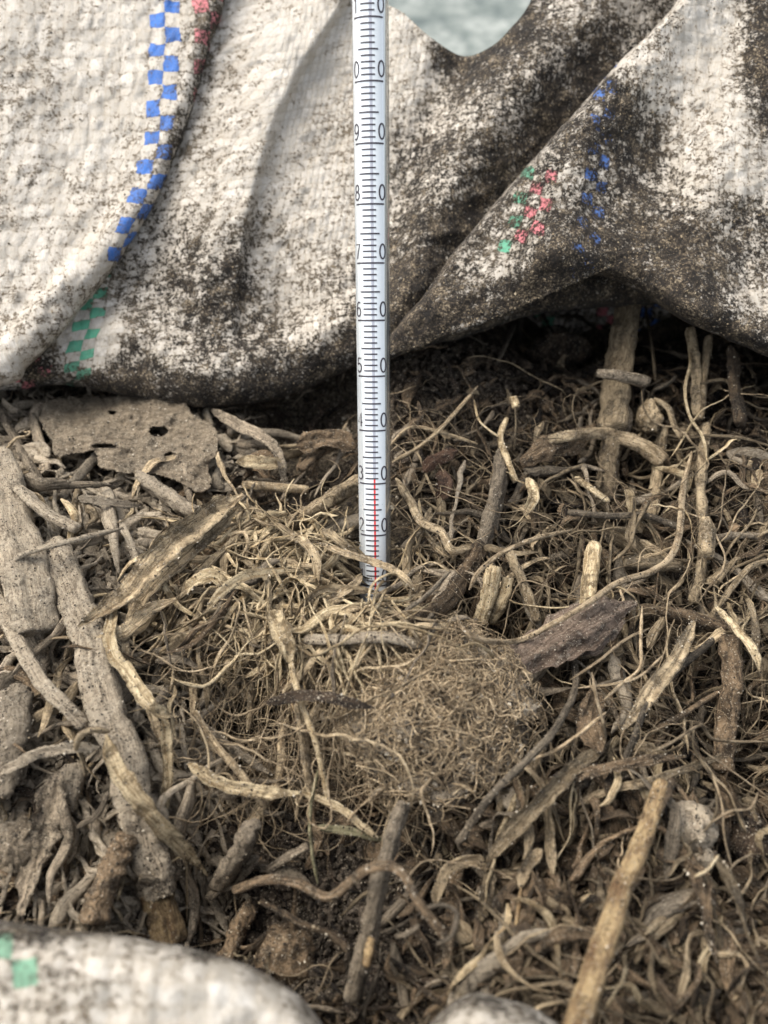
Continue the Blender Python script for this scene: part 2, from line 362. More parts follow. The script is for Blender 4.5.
def patch(name, E, O, depth, weave, dirt, mat, lip=16, lipd=.55, nE=420, nR=200, parent=None, lipO=0, Odrop=None, crumb=6000, lab=None):
    E = resamp(E, nE); O = resamp(O, nE)
    k = np.linspace(0, 1, nR)[:, None, None]
    px = E[None] * (1 - k) + O[None] * k                      # (nR,nE,2) in picture units
    X, Y = px[..., 0], px[..., 1]
    seglen = np.linalg.norm(O - E, axis=1)[None]; de = k[..., 0] * seglen
    D = depth(X, Y)
    X = X + 2.5 * n2(X, Y, .05, 3, 14) * np.exp(-de / 25); Y = Y + 3.0 * n2(X, Y, .05, 3, 15) * np.exp(-de / 25)
    rag = 2.5 * n2(np.arange(nE) * .05, 0, 1., 3, 4)[None]
    D = D + lipd * (1 - np.sqrt(np.clip(1 - (1 - np.clip(de / lip, 0, 1)) ** 2, 0, 1)))
    V = at(X, Y, D)
    # wrinkles in real space
    W = .12 * n2(V[..., 0] * 1., V[..., 1] + V[..., 2], 1.1, 3, 41) - .13 * np.abs(n2(V[..., 0] + .6 * V[..., 2], (V[..., 1] + V[..., 2]) * .8 - .5 * V[..., 0], 1.7, 3, 57)) - .15 * np.abs(n2(V[..., 0] * 1.2 + .5 * V[..., 2], (V[..., 1] + V[..., 2]) * .35, .8, 3, 53)) + .09 * np.abs(n2(V[..., 0] * 2, (V[..., 1] + V[..., 2]) * .8, 2.2, 3, 47)) + .02 * n2(V[..., 0], V[..., 1] + V[..., 2], 7, 2, 51)
    dr = ray(X, Y); V = V - nrm(dr) * W[..., None]
    # rolled lip goes on behind the edge
    back = []
    for j in range(1, 9):
        q = E + (O - E) / np.maximum(seglen.T, 1) * (j * 5.0 - 2) * .8
        dd = D[0] + .10 * j + .02
        back.append(at(q[:, 0], q[:, 1], dd) - nrm(ray(q[:, 0], q[:, 1])) * W[0][:, None])
    V = np.concatenate([np.array(back)[::-1], V], 0); rows = V.shape[0]
    if Odrop is not None:                                     # far side falls away to the back of the sack
        ex = [V[-1] + np.array(Odrop) * t for t in (.15, .4, .7, 1.)]
        ex = [e + np.array([0, .6 * math.sin(t * 3.1), .5 * math.sin(t * 3.1)]) for e, t in zip(ex, (.15, .4, .7, 1.))]
        V = np.concatenate([V, np.array(ex)], 0)
    U_, W_ = weave(X, Y); DI = dirt(X, Y)
    def ext(a, v=0.):
        b_ = np.repeat(a[:1], 8, 0) + v * np.arange(8, 0, -1)[:, None]
        r_ = np.concatenate([b_, a], 0)
        return np.concatenate([r_, np.repeat(a[-1:], V.shape[0] - r_.shape[0], 0)], 0) if V.shape[0] > r_.shape[0] else r_
    idx = np.arange(V.shape[0] * nE).reshape(V.shape[0], nE)
    Q = np.stack([idx[:-1, :-1], idx[:-1, 1:], idx[1:, 1:], idx[1:, :-1]], -1).reshape(-1, 4)
    o = mesh(name, V.reshape(-1, 3), Q, mat, None, {'wu': ext(U_, .3).ravel(), 'wv': ext(W_, .3).ravel(), 'dirt': ext(DI, .02).ravel()})
    o.parent = parent
    sol = o.modifiers.new('thick', 'SOLIDIFY'); sol.thickness = .0004; sol.offset = 0
    inn = (X > -60) & (X < 830) & (Y > -60)
    w = np.clip(DI, 0, 1) ** 2.2 * (.4 + .6 * sstep(-.1, .25, n2(X, Y, .03, 3, 77))) * inn; w = w.ravel() / w.sum()
    i = RS.choice(len(w), crumb, p=w); SACKPTS.append(V[8:8 + nR].reshape(-1, 3)[i] + .01 * RS.randn(crumb, 3))
    return o
sack = empty('woven_sack', (0, 10, -14)); sack.matrix_world
tag(sack, 'soil-stained white woven plastic sack with coloured stripes, folded open around the compost', 'sack')
EA = [(-330, 420), (-160, 400), (0, 386), (28, 366), (62, 330), (100, 285), (128, 245), (160, 190), (185, 130), (205, 60), (225, 0), (238, -60), (245, -140)]
OA = [(-330, 400), (-330, 300), (-330, 100), (-300, -100), (-200, -200), (0, -210), (150, -215), (235, -215)]
xsA = lambda y: np.interp(y, [-200, 0, 60, 130, 180, 220, 250, 300, 400], [168, 165, 164, 161, 150, 135, 121, 128, 170])
def depA(x, y):
    fold = pdist(x, y, [(130, 200), (105, 235), (60, 285), (10, 340), (-60, 400)])
    return 18.6 + .0038 * (386 - y) + .0011 * (150 - x) * 0 - .30 * np.where(fold > 0, np.exp(-(fold / 30) ** 2), np.exp(-(fold / 7) ** 2)) + .25 * np.exp(-((x - 95) / 60) ** 2 - ((y - 130) / 120) ** 2) - .25 * np.exp(-((x + 20) / 70) ** 2 - ((y - 60) / 150) ** 2) + .5 * sstep(0, 260, x) * 0
depF = {'A': depA}
matA = sack_mat('sack_weave_blue_stripe', [(-1, 0, BLUE, -40, 60), (2, 3, PINK, -40, 13)])
def dirA(x, y):
    e = pdist(x, y, EA[::-1]); e = np.abs(e)
    return .38 + .16 * n2(x, y, .012, 3, 61) + .30 * np.exp(-e / 26) * sstep(330, 150, y) + .10 * np.exp(-e / 10) + .05 * sstep(0, -60, x - 130)
patch('sack_fold', EA, OA, depA, lambda x, y: ((x - xsA(y)) / 14.5, y / 14.5), dirA, matA, lip=20, lipd=.5, nE=360, nR=220, parent=sack, crumb=3500, Odrop=(0, 3, -9))
EB = [(-330, 425), (-160, 398), (0, 391), (60, 384), (130, 396), (190, 407), (250, 404), (300, 390), (352, 368), (400, 352), (460, 338), (560, 310), (760, 300)]
OB = [(-330, -200), (-150, -190), (0, -190), (110, -180), (220, -150), (300, -70), (338, -10), (375, 2), (400, 12), (430, 38), (463, 57), (492, 47), (512, 28), (530, 4), (560, -60), (660, -130), (780, -160)]
def depB(x, y):
    r1 = pdist(x, y, [(352, -20), (335, 10), (300, 62), (272, 120), (253, 180), (240, 240), (232, 300), (228, 350)])
    a = np.where(r1 > 0, np.exp(-(r1 / 26) ** 2), np.exp(-(r1 / 15) ** 2))   # sharper side
    r2 = pdist(x, y, [(640, -40), (560, 30), (500, 95), (450, 170), (415, 250), (395, 320)])
    r3 = pdist(x, y, [(470, 50), (430, 120), (400, 200), (380, 280)])
    r4 = pdist(x, y, [(120, 330), (200, 372), (260, 360), (330, 330), (400, 290)])
    return 19.3 + .0034 * (400 - y) - .50 * np.where(r1 > 0, .75 * np.exp(-(r1 / 6) ** 2) + .25 * np.exp(-(r1 / 30) ** 2), np.exp(-(r1 / 50) ** 2)) * sstep(380, 230, y) - .75 * np.exp(-(r2 / 42) ** 2) + .45 * np.exp(-(r3 / 24) ** 2) + .35 * np.exp(-((x - 330) / 45) ** 2 - ((y - 90) / 90) ** 2) \
        - .25 * np.exp(-(r4 / 22) ** 2) + .28 * np.exp(-((x - 285) / 22) ** 2 - ((y - 300) / 60) ** 2) - .2 * np.exp(-((x - 200) / 40) ** 2 - ((y - 230) / 90) ** 2)
def weB(x, y):
    u = (x - np.interp(y, [-200, 0, 120, 250, 400], [345, 330, 285, 245, 235]) * np.clip(1 - np.abs(x - 280) / 500, 0, 1)) / 9.
    v = (y + .18 * x) / np.where(x < 128, 9.6, 8.6)
    t = sstep(150, 110, x); ug = (x - 84 - (340 - y) * .22) / 13.0
    return np.where(x < 128, ug, u + 60), v
matB = sack_mat('sack_weave_green_stripe', [(-1, 0, GREEN, 28, 43), (-5, -3, PINK, 37, 45)])
def dirB(x, y):
    yb = np.interp(x, [p[0] for p in EB], [p[1] for p in EB]); h = yb - y
    lf = .45 + .55 * sstep(70, 170, x); d = .49 + lf * (.50 * np.exp(-(h / 32) ** 2) + .20 * np.exp(-(h / 110) ** 2))
    d = d + .28 * np.exp(-((x - 205) / 34) ** 2 - ((y - 290) / 50) ** 2) + .30 * np.exp(-((x - 238) / 12) ** 2 - ((y - 285) / 45) ** 2)
    d = d + .27 * sstep(385, 440, x + .25 * (y - 100)) * (1 - .4 * np.exp(-((x - 465) / 30) ** 2 - ((y - 165) / 40) ** 2)) * sstep(-40, 60, y)
    d = d - .30 * np.exp(-((x - 300) / 60) ** 2 - ((y - 60) / 70) ** 2) - .1 * np.exp(-((x - 320) / 30) ** 2 - ((y - 280) / 60) ** 2)
    d = d + .32 * np.exp(-(pdist(x, y, [(590, 80), (500, 190), (440, 262), (395, 335)]) / 28) ** 2)
    d = d - .34 * np.exp(-((x - 82) / 34) ** 4 - ((y - 330) / 62) ** 4)
    d = d + .25 * np.exp(-(pdist(x, y, [(463, 57), (500, 45), (530, 0)]) / 30) ** 2) + .06 * sstep(250, 100, x) - .22 * np.exp(-((x - 410) / 35) ** 2 - ((y - 60) / 50) ** 2)
    return np.clip(d + .16 * n2(x, y, .018, 3, 63), 0, 1.1)
patch('sack_fold', EB, OB, depB, weB, dirB, matB, lip=24, lipd=.8, nE=520, nR=300, parent=sack, crumb=26000, Odrop=(0, 2.5, -9))
EC = [(735, -140), (705, -60), (680, 0), (650, 35), (620, 62), (560, 130), (500, 200), (455, 252), (424, 294), (398, 326), (377, 350), (373, 362), (386, 360), (412, 350), (442, 338), (480, 324), (520, 303), (548, 286), (592, 274), (640, 292), (680, 318), (720, 336), (768, 356), (850, 385), (1050, 440)]
OC = [(830, -190), (900, -190), (980, -190), (1060, -180), (1080, -120), (1090, 0), (1090, 100), (1090, 200), (1090, 300), (1090, 380), (1080, 430)]
def depC(x, y):
    r1 = pdist(x, y, [(700, -30), (640, 62), (590, 120), (560, 180), (560, 250)])
    r2 = pdist(x, y, [(780, 20), (735, 130), (700, 230), (690, 320)])
    r3 = pdist(x, y, [(800, -40), (760, 40), (700, 120), (640, 200)])
    r4 = pdist(x, y, [(420, 318), (500, 282), (560, 250), (620, 252), (700, 300), (800, 340)])
    return 18.0 + .0036 * (340 - y) - .55 * np.exp(-(r1 / 34) ** 2) - .3 * np.exp(-(r2 / 40) ** 2) + .3 * np.exp(-((x - 660) / 30) ** 2 - ((y - 170) / 50) ** 2) - .25 * np.exp(-(r4 / 26) ** 2) + .4 * sstep(560, 420, x)
def weC(x, y):
    a = .22; u = (x - 592 + (y - 200) * .28 * np.clip((620 - x) / 120 + .3, 0, 1.2)) / 13.0
    return u, (y - .2 * (x - 600)) / 13.0
matC = sack_mat('sack_weave_three_stripes', [(-6, -6, GREEN, 13, 21), (-5, -4, PINK, 13, 20), (-1, 0, BLUE, 3, 30)])
def dirC(x, y):
    d = .72 + .24 * n2(x, y, .016, 3, 67)
    d = d - .30 * np.exp(-((x - 720) / 55) ** 2 - ((y - 130) / 75) ** 2) - .33 * np.exp(-((x - 700) / 45) ** 2 - ((y - 20) / 70) ** 2) - .12 * np.exp(-((x - 745) / 30) ** 2 - ((y - 285) / 26) ** 2)
    d = d + .36 * np.exp(-((x - 655) / 60) ** 2 - ((y - 230) / 55) ** 2) + .3 * np.exp(-((x - 768) / 22) ** 2 - ((y - 60) / 60) ** 2)
    yb = np.interp(x, [394, 440, 480, 520, 548, 592, 640, 680, 720, 768, 850], [345, 338, 324, 303, 286, 274, 292, 318, 336, 356, 385])
    d = d + .4 * np.exp(-((x - 425) / 55) ** 2 - ((y - 325) / 40) ** 2)
    return np.clip(d + .35 * np.exp(-((yb - y) / 26) ** 2), 0, 1.1)
patch('sack_fold', EC, OC, depC, weC, dirC, matC, lip=22, lipd=.8, nE=560, nR=260, parent=sack, crumb=34000, Odrop=(1.5, 3, -9))
# front rim, close under the camera
EFr = [(-420, 930), (-200, 916), (-60, 918), (0, 922), (60, 930), (130, 938), (200, 952), (245, 966), (280, 985), (312, 1012), (335, 1050), (370, 1085), (410, 1060), (432, 1022), (470, 996), (505, 1000), (545, 1016), (580, 1050), (640, 1110), (800, 1150), (1100, 1150)]
OFr = [(-420, 1500), (0, 1500), (400, 1500), (800, 1500), (1100, 1500)]
matF = sack_mat('sack_weave_rim', [(-1, 0, (.12, .27, .17), 38.5, 41)])
def dirF(x, y):
    e = np.abs(pdist(x, y, EFr)); return np.clip(.36 + .30 * np.exp(-(e / 22) ** 2) + .55 * sstep(110, 0, x) * np.exp(-(e / 45)) + .35 * n2(x, y, .014, 3, 71), 0, 1.1)
patch('sack_rim', EFr, OFr, lambda x, y: 10.4 - .0032 * (y - 920) - .3 * np.exp(-((x - 130) / 140) ** 2) + .25 * n2(x, y, .008, 2, 5), lambda x, y: ((x - 15) / 24., y / 24.), dirF, matF, lip=40, lipd=1.0, nE=400, nR=140, parent=sack, crumb=1500, Odrop=(0, -3, -7))
# inner back wall and the outer body
matE = sack_mat('sack_weave_inside', [(-9, -8, GREEN, -10, 12), (-3, -2, PINK, -10, 12), (1, 2, BLUE, -10, 30)])
def wall(name, fn, nu, nv, mat, dirt, parent=sack):
    u, v = np.meshgrid(np.linspace(0, 1, nu), np.linspace(0, 1, nv)); V, wu, wv = fn(u, v)
    idx = np.arange(nu * nv).reshape(nv, nu); Q = np.stack([idx[:-1, :-1], idx[:-1, 1:], idx[1:, 1:], idx[1:, :-1]], -1).reshape(-1, 4)
    o = mesh(name, V.reshape(-1, 3), Q, mat, None, {'wu': wu.ravel(), 'wv': wv.ravel(), 'dirt': (0 * u + dirt + .1 * n2(u * 9, v * 9, 1, 2, 3)).ravel()}); o.parent = parent
    sol = o.modifiers.new('thick', 'SOLIDIFY'); sol.thickness = .0004; return o
def f_in(u, v):
    x = (u - .5) * 30; z = -3.5 + 5.6 * v; y = 18.4 + .9 * v + .45 * n2(x, z, .5, 3, 15) - .25 * np.abs(x) ** .5
    return np.stack([x, y, z], -1), (x - 6.2) / .27, z / .27
wall('inner_lining', f_in, 220, 90, matE, .72)
def f_body(u, v):
    a = u * 2 * np.pi; c, s_ = np.cos(a), np.sin(a); k = 1 / (np.abs(c) ** 4 + np.abs(s_) ** 4) ** .25
    bul = 1 + .08 * np.sin(v * 3.1) - .10 * (1 - v) ** 4; z = -14 + 15.0 * v + .35 * n2(c * 4, s_ * 4, 1, 2, 9) * v
    x = 16.0 * k * c * bul; y = 10.2 + 11.9 * k * s_ * bul; w = .3 * n2(x, y + z, .35, 3, 12)
    return np.stack([x + w * c, y + w * s_, z], -1), a * 14 / .27, z / .27
wall('sack_body', f_body, 420, 60, matE, .45)
for o in sack.children: o.matrix_parent_inverse = sack.matrix_basis.inverted()
# ================================================================== thermometer
th0 = at(375.8, 600, 17.3); th1 = at(370.3, 0, 15.0); AX = nrm(th1 - th0)
FR0 = np.cross(nrm(np.cross(AX, -DV)), AX); FR0 = FR0 if FR0 @ DV < 0 else -FR0
def s_of_y(y):                                   # length along the tube seen at picture row y
    lo, hi = -6., 20.
    for _ in range(50):
        m_ = (lo + hi) / 2; q = th0 + AX * m_ + FR0 * .3; yy = 512 - F * ((q - CAM) @ UV_) / ((q - CAM) @ DV)
        if yy > y: lo = m_
        else: hi = m_
    return lo
TY = {110: 14, 100: 80, 90: 143, 80: 204.5, 70: 264, 60: 321.8, 50: 377.7, 40: 431.6, 30: 483.8, 20: 533.4}
SB, SA = np.polyfit(list(TY), [s_of_y(v) for v in TY.values()], 1)
print('scale fit', SA, SB, [round(s_of_y(v) - SA - SB * k, 3) for k, v in TY.items()])
sT = lambda t: SA + SB * t
RAD = .300; sidev = nrm(np.cross(AX, -DV)); sidev = sidev if sidev[0] > 0 else -sidev; frontv = np.cross(sidev, AX); frontv = frontv if frontv @ DV < 0 else -frontv
def wrap(th, s_, r): th = np.asarray(th, float)[..., None]; return th0 + AX * np.asarray(s_, float)[..., None] + r * (np.sin(th) * sidev + np.cos(th) * frontv)
def simple(name, col, rough=.5, spec=.5, coat=0):
    m, nt, b, o = M(name); b.inputs['Base Color'].default_value = col + (1,); b.inputs['Roughness'].default_value = rough; b.inputs['Specular IOR Level'].default_value = spec; b.inputs['Coat Weight'].default_value = coat; return m
def glass_mat():
    m, nt, b, out = M('clear_glass'); nt.nodes.remove(b)
    t = nt.nodes.new('ShaderNodeBsdfTransparent'); t.inputs[0].default_value = (.93, .95, .95, 1); gl = nt.nodes.new('ShaderNodeBsdfGlossy'); gl.inputs['Roughness'].default_value = .03
    fr = nt.nodes.new('ShaderNodeFresnel'); fr.inputs[0].default_value = 1.5; mx = nt.nodes.new('ShaderNodeMixShader')
    g = G(nt); nt.links.new(g.m('MULTIPLY', fr.outputs[0], .45), mx.inputs[0]); nt.links.new(t.outputs[0], mx.inputs[1]); nt.links.new(gl.outputs[0], mx.inputs[2]); nt.links.new(mx.outputs[0], out.inputs[0]); return m
def enamel():
    m, nt, b, out = M('white_enamel'); g = G(nt); n = g.noise(g.obj(), 90., 3)
    nt.links.new(g.mix(n, (.68, .685, .69), (.75, .75, .745)), b.inputs['Base Color']); b.inputs['Roughness'].default_value = .3; return m
INK = simple('black_ink', (.035, .028, .035), .6); RED = simple('red_spirit', (.75, .035, .03), .35); CAPL = simple('capillary_grey', (.42, .41, .45), .3)
thermo = empty('thermometer', th0); tag(thermo, 'white and clear glass thermometer with red liquid column and black scale standing in compost', 'thermometer')
def tpart(name, V, Q, mat, smooth=True):
    o = mesh(name, V, Q, mat, None, smooth=smooth); o.parent = thermo; o.matrix_parent_inverse = thermo.matrix_basis.inverted(); return o
def arc(name, a0, a1, r, s0, s1, mat, ns=60, nt_=24, rb=None):
    th, ss = np.meshgrid(np.linspace(a0, a1, nt_), np.linspace(s0, s1, ns)); V = wrap(th, ss, r)
    idx = np.arange(ns * nt_).reshape(ns, nt_); Q = np.stack([idx[:-1, :-1], idx[:-1, 1:], idx[1:, 1:], idx[1:, :-1]], -1).reshape(-1, 4)
    return tpart(name, V.reshape(-1, 3), Q, mat)
R_ = math.radians
STOP = sT(124); SBOT = sT(-14)
arc('glass_tube', math.pi, -math.pi, RAD, SBOT, STOP, glass_mat(), nt_=64)
e = arc('enamel_backing', R_(-100), R_(42), RAD * .985, SBOT, STOP, enamel(), nt_=60)
arc('rear_glass_strip', R_(46), R_(105), RAD * .80, SBOT, STOP, simple('grey_glass', (.33, .33, .32), .12), nt_=20)
def strip_glass():
    m, nt, b, out = M('grey_strip_glass'); t = nt.nodes.new('ShaderNodeBsdfTransparent'); t.inputs[0].default_value = (.8, .8, .8, 1); mx = nt.nodes.new('ShaderNodeMixShader'); mx.inputs[0].default_value = .5
    b.inputs['Base Color'].default_value = (.36, .36, .35, 1); b.inputs['Roughness'].default_value = .12; nt.links.new(t.outputs[0], mx.inputs[1]); nt.links.new(b.outputs[0], mx.inputs[2]); nt.links.new(mx.outputs[0], out.inputs[0]); return m
arc('glass_band', R_(46), R_(84), RAD * .96, SBOT, STOP, strip_glass(), nt_=14)
arc('bore', R_(-4.5), R_(4.5), RAD * .990, sT(30.9), STOP - .2, CAPL, nt_=5)
arc('liquid_column', R_(-3.2), R_(3.2), RAD * .993, sT(5), sT(31), RED, nt_=6)
# rounded glass top
ths, rr = np.meshgrid(np.linspace(-math.pi, math.pi, 49), np.linspace(0, 1, 9)); V = wrap(ths, STOP + RAD * .9 * np.sin(rr * math.pi / 2), (RAD * np.cos(rr * math.pi / 2) + .003)[..., None])
idx = np.arange(49 * 9).reshape(9, 49); tpart('glass_cap', V.reshape(-1, 3), np.stack([idx[:-1, :-1], idx[:-1, 1:], idx[1:, 1:], idx[1:, :-1]], -1).reshape(-1, 4), simple('cap_glass', (.6, .62, .62), .1))
# graduations: one mesh, printed on the tube
VV, QQ = [], []
def strip(a0, a1, s_, hw, r, n=14):
    b = sum(len(v) for v in VV); th = np.linspace(a0, a1, n)
    VV.append(np.concatenate([wrap(th, np.full(n, s_ - hw), r), wrap(th, np.full(n, s_ + hw), r)])); i = np.arange(n - 1)
    QQ.append(np.stack([b + i, b + i + 1, b + n + i + 1, b + n + i], -1))
for t in range(-8, 121):
    if t % 10 == 0: strip(R_(-60), R_(42), sT(t), .0135, RAD * 1.006, 24)
    elif t % 5 == 0: strip(R_(-43), R_(24), sT(t), .0125, RAD * 1.006)
    else: strip(R_(-33), R_(13), sT(t), .0118, RAD * 1.006)
tpart('scale_marks', np.concatenate(VV), np.concatenate(QQ), INK)
def arcp(cx, cy, rx, ry, a0, a1, n=16): a = np.radians(np.linspace(a0, a1, n)); return [(cx + rx * math.cos(v), cy + ry * math.sin(v)) for v in a]
DG = {'0': [arcp(.5, .5, .40, .5, 0, 360, 32)], '1': [[(.3, .8), (.55, 1), (.55, 0)]],
 '2': [arcp(.5, .72, .38, .28, 165, -25, 14) + [(.1, .0), (.92, .0)]], '3': [arcp(.46, .75, .36, .25, 150, -80, 14) + arcp(.46, .26, .42, .26, 85, -150, 16)],
 '4': [[(.72, 0), (.72, 1), (.05, .3), (.98, .3)]], '5': [[(.88, 1), (.22, 1), (.14, .55)] + arcp(.48, .31, .42, .31, 130, -150, 16)],
 '6': [arcp(.5, .30, .40, .30, 0, 360, 24), [(.82, .93), (.6, 1)] + arcp(.6, .45, .5, .55, 95, 190, 12)],
 '7': [[(.08, 1), (.92, 1), (.55, .5), (.4, 0)]], '8': [arcp(.5, .27, .40, .27, 0, 360, 24), arcp(.5, .77, .33, .23, 0, 360, 24)],
 '9': [arcp(.5, .70, .40, .30, 0, 360, 24), [(.18, .07), (.4, 0)] + arcp(.4, .55, .5, .55, -85, 10, 12)]}
def numeral(txt, thc, s0):
    h = .235; wd = .135; Vn, Qn = [], []
    for ci, ch in enumerate(txt):
        for st in DG[ch]:
            p = np.array(st); off = (ci - (len(txt) - 1) / 2) * wd * 1.35
            q = np.stack([(p[:, 0] - .5) * wd + off, p[:, 1] * h], -1); d = nrm(np.gradient(q, axis=0)); nn = np.stack([-d[:, 1], d[:, 0]], -1) * .014
            b = sum(len(v) for v in Vn); n = len(q)
            for sgn in (1, -1): e_ = q + nn * sgn; Vn.append(wrap(thc + e_[:, 0] / RAD, s0 + e_[:, 1], RAD * 1.006))
            i = np.arange(n - 1); Qn.append(np.stack([b + i, b + i + 1, b + n + i + 1, b + n + i], -1))
    tpart('numeral', np.concatenate(Vn), np.concatenate(Qn), INK)
for t in range(10, 120, 10):
    numeral('0', R_(35), sT(t) + .07)
    tx = str(t // 10); numeral(tx, R_(-55 - (14 if len(tx) > 1 else 0)), sT(t) + .07)
# ================================================================== hand placed pieces
D_, S_, N_ = 'dusty', 'stalk', 'stem'
a = T('thick_stalk', [(50, 545, .9), (75, 600, 1.0), (98, 680, 1.0), (122, 760, 1.0), (146, 850, .95), (158, 895, .85)], 29, D_, 'long thick dusty stalk running down the left side under a pale blade', 'stalk', short='long thick stalk', w1=33, rnd=.55, hollow=.3, rough=.22)
T('exposed_core', [(154, 885, .78), (162, 915, .7), (170, 945, .55)], 25, 'gold', 'bare yellow wood at its broken lower end', parent=a, w1=30, bare=True, ridges=7)
T('bark_collar', [(138, 880, 1.), (160, 880, 1.15), (182, 872, 1.)], 12, 'grey', None, parent=a)
T('thick_stalk', [(-8, 455, 1.), (12, 510, 1.05), (26, 570, 1.1), (36, 634, 1.)], 30, D_, 'short fat dusty stalk with blunt broken end at the left edge', 'stalk', short='fat left stalk', w1=42, rnd=.6, hollow=.2, rough=.25)
T('dry_stem', [(-12, 580, .9), (12, 632, 1.1), (38, 676, 1.2), (62, 703, 1.2), (84, 726, 1.0)], 13, D_, 'slim dusty stem slanting across beneath the fat left stalk', N_, short='slim slanting stem', rnd=.6)
T('dry_stem', [(4, 565, .9), (9, 595, .9), (13, 622, .8)], 11, D_, 'short dusty stem wedged against the left edge', N_, short='left edge stem')
T('dry_stem', [(18, 488, 1.2), (48, 514, 1.2), (78, 530, 1.1)], 13, D_, 'stubby dusty stem crossing above the fat left stalk top', N_, short='crossing stub', rnd=.7)
T('dry_stem', [(-5, 572, 1.3), (28, 552, 1.4), (75, 540, 1.4), (122, 528, 1.1)], 7, D_, 'thin crooked stem crossing over the tops of both left stalks', N_, short='thin crooked stem')
T('dry_stem', [(2, 412, .5), (15, 438, .5), (28, 462, .5), (45, 490, .4)], 11, 'grey', 'grey stem coming out from under the sack corner', N_, short='grey corner stem')
T('dry_stem', [(31, 416, .5), (38, 440, .6), (47, 472, .5)], 10, 'grey', 'short grey stem under the sack beside the holed leaf', N_, short='short grey stem')
T('dry_stem', [(48, 500, .4), (55, 540, .4), (70, 560, .3)], 10, D_, 'stem stub behind the long stalk top', N_)
T('dry_stem', [(62, 498, .6), (85, 470, .6), (98, 455, .6)], 9, D_, 'leaning dusty stem beneath the holed leaf', N_)
T('crumbling_stalk', [(140, 478, .7), (168, 497, .8), (190, 512, .9), (204, 516, .7)], 20, D_, 'crumbling dusty stalk under the right part of the holed leaf', 'stalk', short='crumbling stalk', rough=.4)
T('dry_stem', [(155, 470, .5), (162, 500, .5), (158, 520, .5)], 9, D_, 'short dusty stem in the crumbs under the holed leaf', N_)
R('leaf_strip', [(78, 498, .9), (105, 502, 1.0), (140, 506, .8)], 9, D_, 'flat dusty strip lying level under the holed leaf', 'leaf strip')
R('leaf_strip', [(120, 520, .9), (132, 548, .9), (137, 565, .8)], 7, D_, 'small curved strip beside the folded blade', 'leaf strip')
T('dry_stem', [(285, 528, .7), (310, 513, .8), (335, 498, .8), (366, 480, .7)], 21, 'tan', 'stout brown stem pointing at the thermometer from the left', N_, short='stout brown stem', rnd=.35, rough=.25)
T('dry_stem', [(243, 485, .6), (275, 487, .7), (308, 490, .6)], 8, 'tan', 'level thin stem left of the thermometer', N_, short='level thin stem')
R('leaf_strip', [(236, 462, .9), (262, 463, 1.0), (287, 465, .8)], 11, 'straw', 'pale wedge shaped leaf scrap left of the thermometer', 'leaf strip', short='pale wedge scrap', wm=14)
R('leaf_strip', [(212, 410, .7), (242, 428, .9), (264, 440, 1.0), (280, 462, .9), (284, 486, .6)], 12, 'grey', 'grey arching strip coming out below the sack edge', 'leaf strip', short='grey arching strip', tw=1.)
T('dry_stem', [(300, 470, .6), (318, 455, .6), (338, 445, .6)], 10, 'brown', 'short brown stem behind the thermometer left side', N_)
R('leaf_strip', [(298, 445, .9), (330, 440, .9), (355, 448, .7)], 20, 'brown', 'dark broad leaf lump beneath the middle of the sack edge', 'leaf', short='dark leaf lump')
R('folded_blade', [(244, 494, 1.3), (206, 517, 1.5), (170, 545, 1.6), (142, 574, 1.7), (112, 606, 1.6), (76, 628, 1.4)], 16, 'tan', 'broad dry folded leaf blade lying across the top of the long stalk', 'leaf blade', short='broad folded blade', wm=27, cup=.5, rnd=.75)
R('folded_blade', [(240, 507, 1.1), (200, 542, 1.3), (165, 572, 1.3), (138, 606, 1.1), (132, 620, 1.)], 12, 'tan', 'narrower folded blade just below the broad one', 'leaf blade', short='narrow folded blade', wm=17, rnd=.4)
R('leaf_strip', [(118, 596, 1.4), (110, 640, 1.4), (122, 668, 1.3), (146, 700, 1.4), (164, 715, 1.3), (180, 717, 1.1)], 10, 'straw', 'pale hooked strip curling down from the folded blade', 'leaf strip', short='pale hooked strip', wm=15, tw=1.2, rnd=.55)
R('leaf_strip', [(93, 640, 1.2), (124, 632, 1.4), (150, 612, 1.5), (176, 598, 1.3)], 9, 'tan', 'tapering strip pointing right across the hollow by the long stalk', 'leaf strip', short='tapering strip', wm=15)
R('leaf_strip', [(134, 603, 1.2), (125, 640, 1.2), (128, 668, 1.1)], 8, 'tan', 'narrow hanging strip just right of the pale hooked strip', 'leaf strip', tw=1.)
T('dry_stem', [(168, 690, .6), (150, 712, .6)], 9, 'grey', 'tiny grey stem below the pale hooked strip', N_)
R('leaf_strip', [(147, 700, .9), (160, 735, .8), (180, 765, .7)], 9, 'tan', 'strip below the hook of the pale strip', 'leaf strip')
R('straw_piece', [(164, 716, 1.0), (168, 760, .9), (166, 812, .6)], 11, 'straw', 'upright pale flat straw standing right of the long stalk', 'straw', short='upright pale straw', rnd=.3)
R('pale_blade', [(106, 735, 1.4), (116, 765, 1.5), (142, 800, 1.6), (176, 838, 1.4), (208, 876, .9)], 9, 'straw', 'long pale split blade lying along the lower long stalk', 'leaf blade', short='long pale blade', wm=20, rnd=.45, cup=.5)
R('leaf_strip', [(-6, 776, 1.2), (36, 756, 1.3), (70, 749, 1.3), (100, 748, 1.1)], 11, D_, 'dusty strip running level to the left edge', 'leaf strip', short='level dusty strip', rnd=.5)
T('root', [(76, 750, 1.3), (80, 736, 1.5), (92, 730, 1.5), (110, 732, 1.3)], 6, 'tan', 'hooked root stub over the long stalk', 'root')
T('root', [(80, 752, 1.2), (84, 768, 1.1), (86, 776, 1.)], 4, 'tan', 'small spur hanging from the level dusty strip', 'root')
